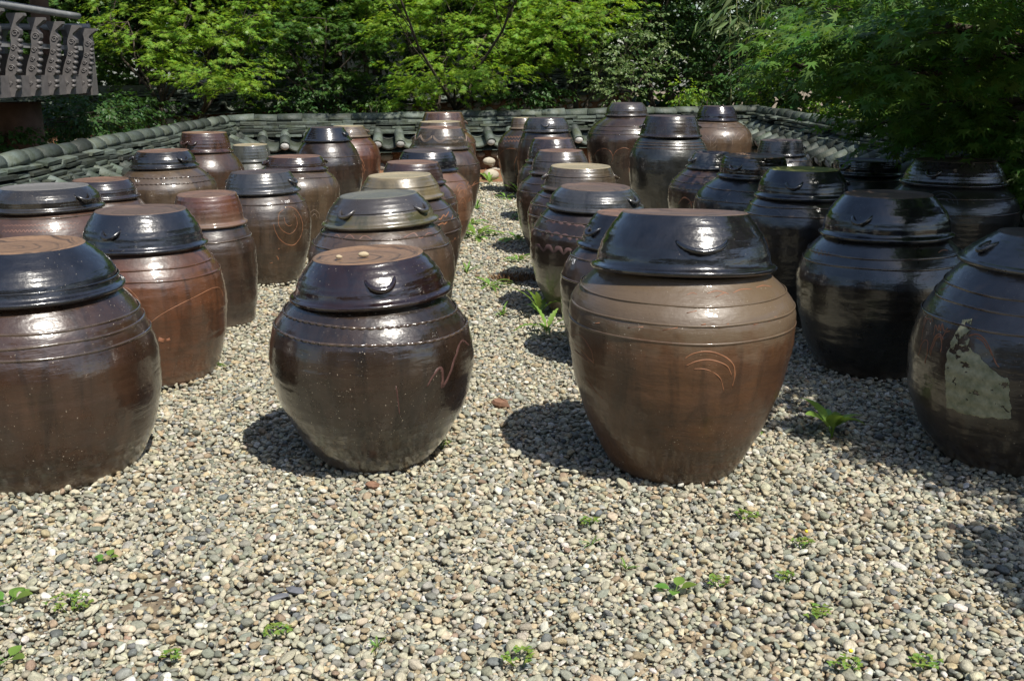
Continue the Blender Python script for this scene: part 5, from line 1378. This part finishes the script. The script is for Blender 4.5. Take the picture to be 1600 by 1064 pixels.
for i in range(na):
    for k in range(nz):
        a, z = a0 + (a1 - a0) * (i + .5) / na, z0 + (z1 - z0) * (k + .5) / nz
        up = (z - z0) / (z1 - z0)
        if inside(a + 1.0 * mnoise.noise(Vector((a * .25, z * 40, 7))), z + .006 * mnoise.noise(Vector((a * .3, z * 45, 1)))) and hole(a, z) < .95 - 1.0 * max(0, up - .2):
            m.f.append((vid(i, k), vid(i + 1, k), vid(i + 1, k + 1), vid(i, k + 1))); m.m.append(0); m.sm.append(True)
o = m.build('paper_patch', LABELP, r5)
sd = o.modifiers.new('thickness', 'SOLIDIFY'); sd.thickness = .0012; sd.offset = -1

# two pebbles on the maroon lid
PEBB = plain('cream_pebble', (.42, .34, .22), .7, .2, 60, .3, .002)
for (u, v, s, lab) in ((529, 393, .014, 'tiny cream pebble on the front left jar lid, the smaller one on the left'), (568, 392, .020, 'cream pebble on the front left jar lid, the larger one near its middle')):
    c = at(u, v, 3.70)
    zz = .797 - .006
    rgp = random.Random(u); m = MB(); m.lump((0, 0, 0), (s, s * .6, s * .5), rgp, 0, None, 12, 8, .1)
    m.build('pebble', PEBB, None, (c.x, c.y, zz + s * .42 + (c.x - j2[0]) * math.tan(R(3.5))))
    tag(bpy.data.objects[-1] if False else COL.objects[-1], lab, 'pebble')

# ---------------------------------------------------------------- weeds and loose stones
def blade(mb, L, w, yaw, lift, arch, rng, teeth=0, n=12, twist=0.0, petiole=.2):
    """one leaf: midrib arching out from the root"""
    d = Vector((math.cos(yaw), math.sin(yaw), 0)); sd = Vector((-d.y, d.x, 0))
    p = Vector((0, 0, 0)); ang = lift
    rows = []
    for i in range(n + 1):
        t = i / n
        tt = max(0, (t - petiole) / (1 - petiole))
        ww = .06 * w + w * (math.sin(math.pi * min(1, tt ** .75)) ** .8 if tt > 0 else 0)
        if teeth: ww *= (.55 + .45 * (i % 2)) if 0 < i < n else 1
        if i == n: ww = .002
        nr = Vector((0, 0, 1)) * math.cos(ang) - d * math.sin(ang)
        rows.append((p.copy(), sd * math.cos(twist * t) + nr * math.sin(twist * t), ww, nr))
        p += (d * math.cos(ang) + Vector((0, 0, 1)) * math.sin(ang)) * (L / n)
        ang -= arch / n
    vs, fs = [], []
    for q, s_, ww, nr in rows:
        vs += [q - s_ * ww + nr * ww * .28, q, q + s_ * ww + nr * ww * .28]
    for i in range(n):
        for k in (0, 1): fs.append((i * 3 + k, i * 3 + k + 1, i * 3 + 3 + k + 1, i * 3 + 3 + k))
    mb.add(vs, fs, 0)

WEED = leafmat('weed_leaf', (.13, .235, .045), (.25, .42, .05), .34)
WEED2 = leafmat('clover_leaf', (.15, .23, .045), (.24, .38, .05), .3, .5, .04)
DRY = plain('dry_moss', (.16, .075, .03), .95, .5, 60, .8, .006, c2=(.10, .07, .03))
YEL = plain('yellow_petal', (.75, .55, .03), .6, .1, 30, .1, .001)

def weed(x, y, kind, size, label, seed, flower=False):
    rng = random.Random(seed)
    m = MB(); mats = [WEED]
    if kind == 'rosette':
        for k in range(rng.randint(12, 17)): blade(m, size * rng.uniform(.7, 1.15), size * .095, k * 2.4 + rng.uniform(-.3, .3), rng.uniform(.25, .95), rng.uniform(.7, 1.5), rng, 1, 14, rng.uniform(-.4, .4))
    elif kind == 'tall':
        for k in range(8): blade(m, size * rng.uniform(.65, 1.2), size * .085, k * 2.4 + rng.uniform(-.3, .3), rng.uniform(.8, 1.35), rng.uniform(.8, 1.9), rng, 1, 14, rng.uniform(-.5, .5))
    elif kind == 'broad':
        size *= .72
        for k in range(rng.randint(4, 5)): blade(m, size * rng.uniform(.8, 1.15), size * .26, k * 1.7 + rng.uniform(-.3, .3) + 1.2, rng.uniform(.35, .6), rng.uniform(.3, .8), rng, 0, 10, 0, .3)
    elif kind == 'dock':
        for k in range(7): blade(m, size * rng.uniform(.7, 1.15), size * .15, k * 2.4 + rng.uniform(-.3, .3), rng.uniform(1.0, 1.5), rng.uniform(1.0, 2.3), rng, 0, 14, rng.uniform(-.6, .6), .3)
        m.tube([(0, 0, -.01), (.01, 0, size * .45)], [.006, .003], 6)
    elif kind == 'grass':
        for k in range(9): blade(m, size * rng.uniform(.6, 1.2), size * .055, rng.uniform(0, 6.28), rng.uniform(.5, 1.2), rng.uniform(.5, 1.3), rng, 0, 6, 0, 0)
    else:       # clover cushion
        mats = [WEED2]; size *= .78
        for k in range(int(30 * (size / .06))):
            a, r = rng.uniform(0, 6.28), size * math.sqrt(rng.random())
            q = Vector((r * math.cos(a), r * math.sin(a) * .8, .010 + .012 * (1 - r / size) + rng.uniform(0, .010)))
            yw = rng.uniform(0, 6.28)
            for l3 in range(3):
                b = MB(); blade(b, .0095, .0038, yw + l3 * 2.09, rng.uniform(-.1, .5), .3, rng, 0, 4, 0, 0)
                m.add([Vector(v) + q for v in b.v], b.f, 0)
            if k % 4 == 0: m.tube([(q.x * .3, q.y * .3, -.015), tuple(q)], .0012, 4)
        if flower:
            mats = [WEED2, YEL]; m.lump((size * .2, -size * .1, .055), (.006, .006, .005), rng, 1, None, 7, 5)
    root = m.build('clover' if kind == 'clover' else 'weed', mats, None, (x, y, .006))
    tag(root, label, 'weed')
    return root

WL = [(-.31, 9.09, 'rosette', .30, 'large bright dandelion rosette at the left side of the path, beside the tan jar'), (.20, 5.62, 'tall', .22, 'leafy dandelion hugging the foot of the front right jar'),
      (.17, 6.05, 'tall', .24, 'upright dandelion with toothed leaves below the scalloped jar'), (.05, 8.88, 'rosette', .26, 'dark toothed weed in jar shade at the right side of the path'),
      (1.30, 3.93, 'dock', .22, 'tall broad leaved weed in the gravel between the two right hand jars'), (.47, 2.66, 'broad', .085, 'flat plantain with three rounded leaves in the open gravel at the front'),
      (-.15, 6.92, 'rosette', .16, 'sprawling weed in the middle of the path beside the brown moss patch'), (-.33, 7.42, 'grass', .12, 'grassy tuft by the foot of the jar with orange zigzags'),
      (-.4, 9.87, 'rosette', .2, 'small weed beside the olive festooned lid jar at the far left of the path'), (-.07, 11.9, 'rosette', .2, 'weed in the shadow bands near the end of the path'),
      (.10, 12.0, 'tall', .26, 'upright pale weed at the foot of the orange ringed jar'), (.12, 10.4, 'rosette', .22, 'weed in jar shadow two thirds along the path, right side'), (-.06, 6.08, 'grass', .10, 'short grass tuft just in front of the brown moss patch'),
      (-.38, 11.0, 'grass', .16, 'grass tuft on the left of the path near its far end'), (.05, 7.9, 'rosette', .15, 'low weed in the patch of jar shade behind the brown moss'),
      (.25, 3.1, 'clover', .045, 'small clover cushion in front of the gap between the two front jars'), (.78, 3.15, 'clover', .055, 'clover cushion in front of the big brown jar, right of its foot'),
      (.91, 2.94, 'clover', .05, 'clover with a yellow flower, in the gravel right of centre'), (.83, 2.52, 'clover', .055, 'round clover cushion low in the right half of the gravel'),
      (.80, 2.72, 'clover', .035, 'tiny clover sprig between two bigger clover cushions'), (-.62, 2.42, 'clover', .05, 'clover cushion at the bottom, left of centre'),
      (-1.23, 2.57, 'clover', .085, 'widest clover mat, on the bare patch at the lower left'), (-1.41, 2.59, 'broad', .11, 'broad leaved rosette at the left edge of the gravel'),
      (-.35, 2.36, 'grass', .045, 'little grassy sprout at the bottom near the middle'), (.02, 2.30, 'clover', .06, 'clover cushion at the bottom edge in the middle'),
      (.83, 2.26, 'clover', .055, 'clover with a yellow flower at the bottom edge, right of centre'), (1.03, 2.27, 'clover', .06, 'clover cushion at the bottom edge near the right corner'),
      (.60, 2.70, 'clover', .045, 'loose clover right beside the flat plantain'), (-1.46, 4.92, 'clover', .05, 'clover at the foot of the orange brown jar'),
      (-.28, 3.82, 'clover', .05, 'clover at the right foot of the round front jar'), (.99, 3.93, 'clover', .04, 'clover at the right foot of the big brown front jar'),
      (1.68, 5.95, 'clover', .09, 'clover in the dark gap left of the glossy black jar'), (.25, 2.95, 'grass', .04, 'thin grass sprig below the small clover cushion'), (.34, 2.79, 'grass', .04, 'thin grass sprig in the centre of the gravel'),
      (-1.24, 2.86, 'broad', .06, 'two leaved seedling at the left above the clover mat'), (-1.28, 2.30, 'broad', .09, 'broad leaves in the lower left corner'), (-.30, 13.45, 'tall', .25, 'wispy weed growing on the red bank by the far wall'),
      (-.86, 2.30, 'clover', .035, 'tiny clover at the bottom edge on the left')]
for i, (x, y, k, s, lab) in enumerate(WL): weed(x, y, k, s, lab, 300 + i, 'flower' in lab)

m = MB(); rg = random.Random(9)
for k in range(500):
    a, r = rg.uniform(0, 6.28), math.sqrt(rg.random())
    b = MB(); blade(b, rg.uniform(.02, .05), .003, rg.uniform(0, 6.28), rg.uniform(.5, 1.4), .5, rg, 0, 3, 0, 0)
    m.add([Vector(v) + Vector((.20 * r * math.cos(a), .14 * r * math.sin(a), .004)) for v in b.v], b.f, 0)
tag(m.build('dry_moss', DRY, None, (.04, 7.2, .004)), 'patch of brown dried moss on the path', 'moss', kind='stuff')
SHARD = plain('brown_shard', (.22, .12, .075), .8, .35, 30, .4, .004); SLATE = plain('grey_shard', (.13, .135, .15), .7, .3, 30, .4, .003)
for (x, y, sz, mt, lab) in ((-.05, 4.34, (.05, .03, .022), SHARD, 'brown broken stone lying between the two front jars'), (-.62, 2.65, (.035, .022, .009), SLATE, 'flat grey slate chip in the open gravel at the lower left'),
                            (-.66, 2.61, (.028, .02, .008), SLATE, 'second flat slate chip, just in front of the larger one'), (-.50, 3.42, (.026, .02, .014), SHARD, 'small red brown stone at the foot of the round front jar')):
    m = MB(); rg = random.Random(int(x * 100)); m.lump((0, 0, 0), sz, rg, 0, None, 7, 4, .22)
    for i in range(len(m.sm)): m.sm[i] = False
    o = m.build('stone_chip', mt, None, (x, y, .014)); o.rotation_euler = (.15, .1, rg.uniform(0, 6)); tag(o, lab, 'stone')
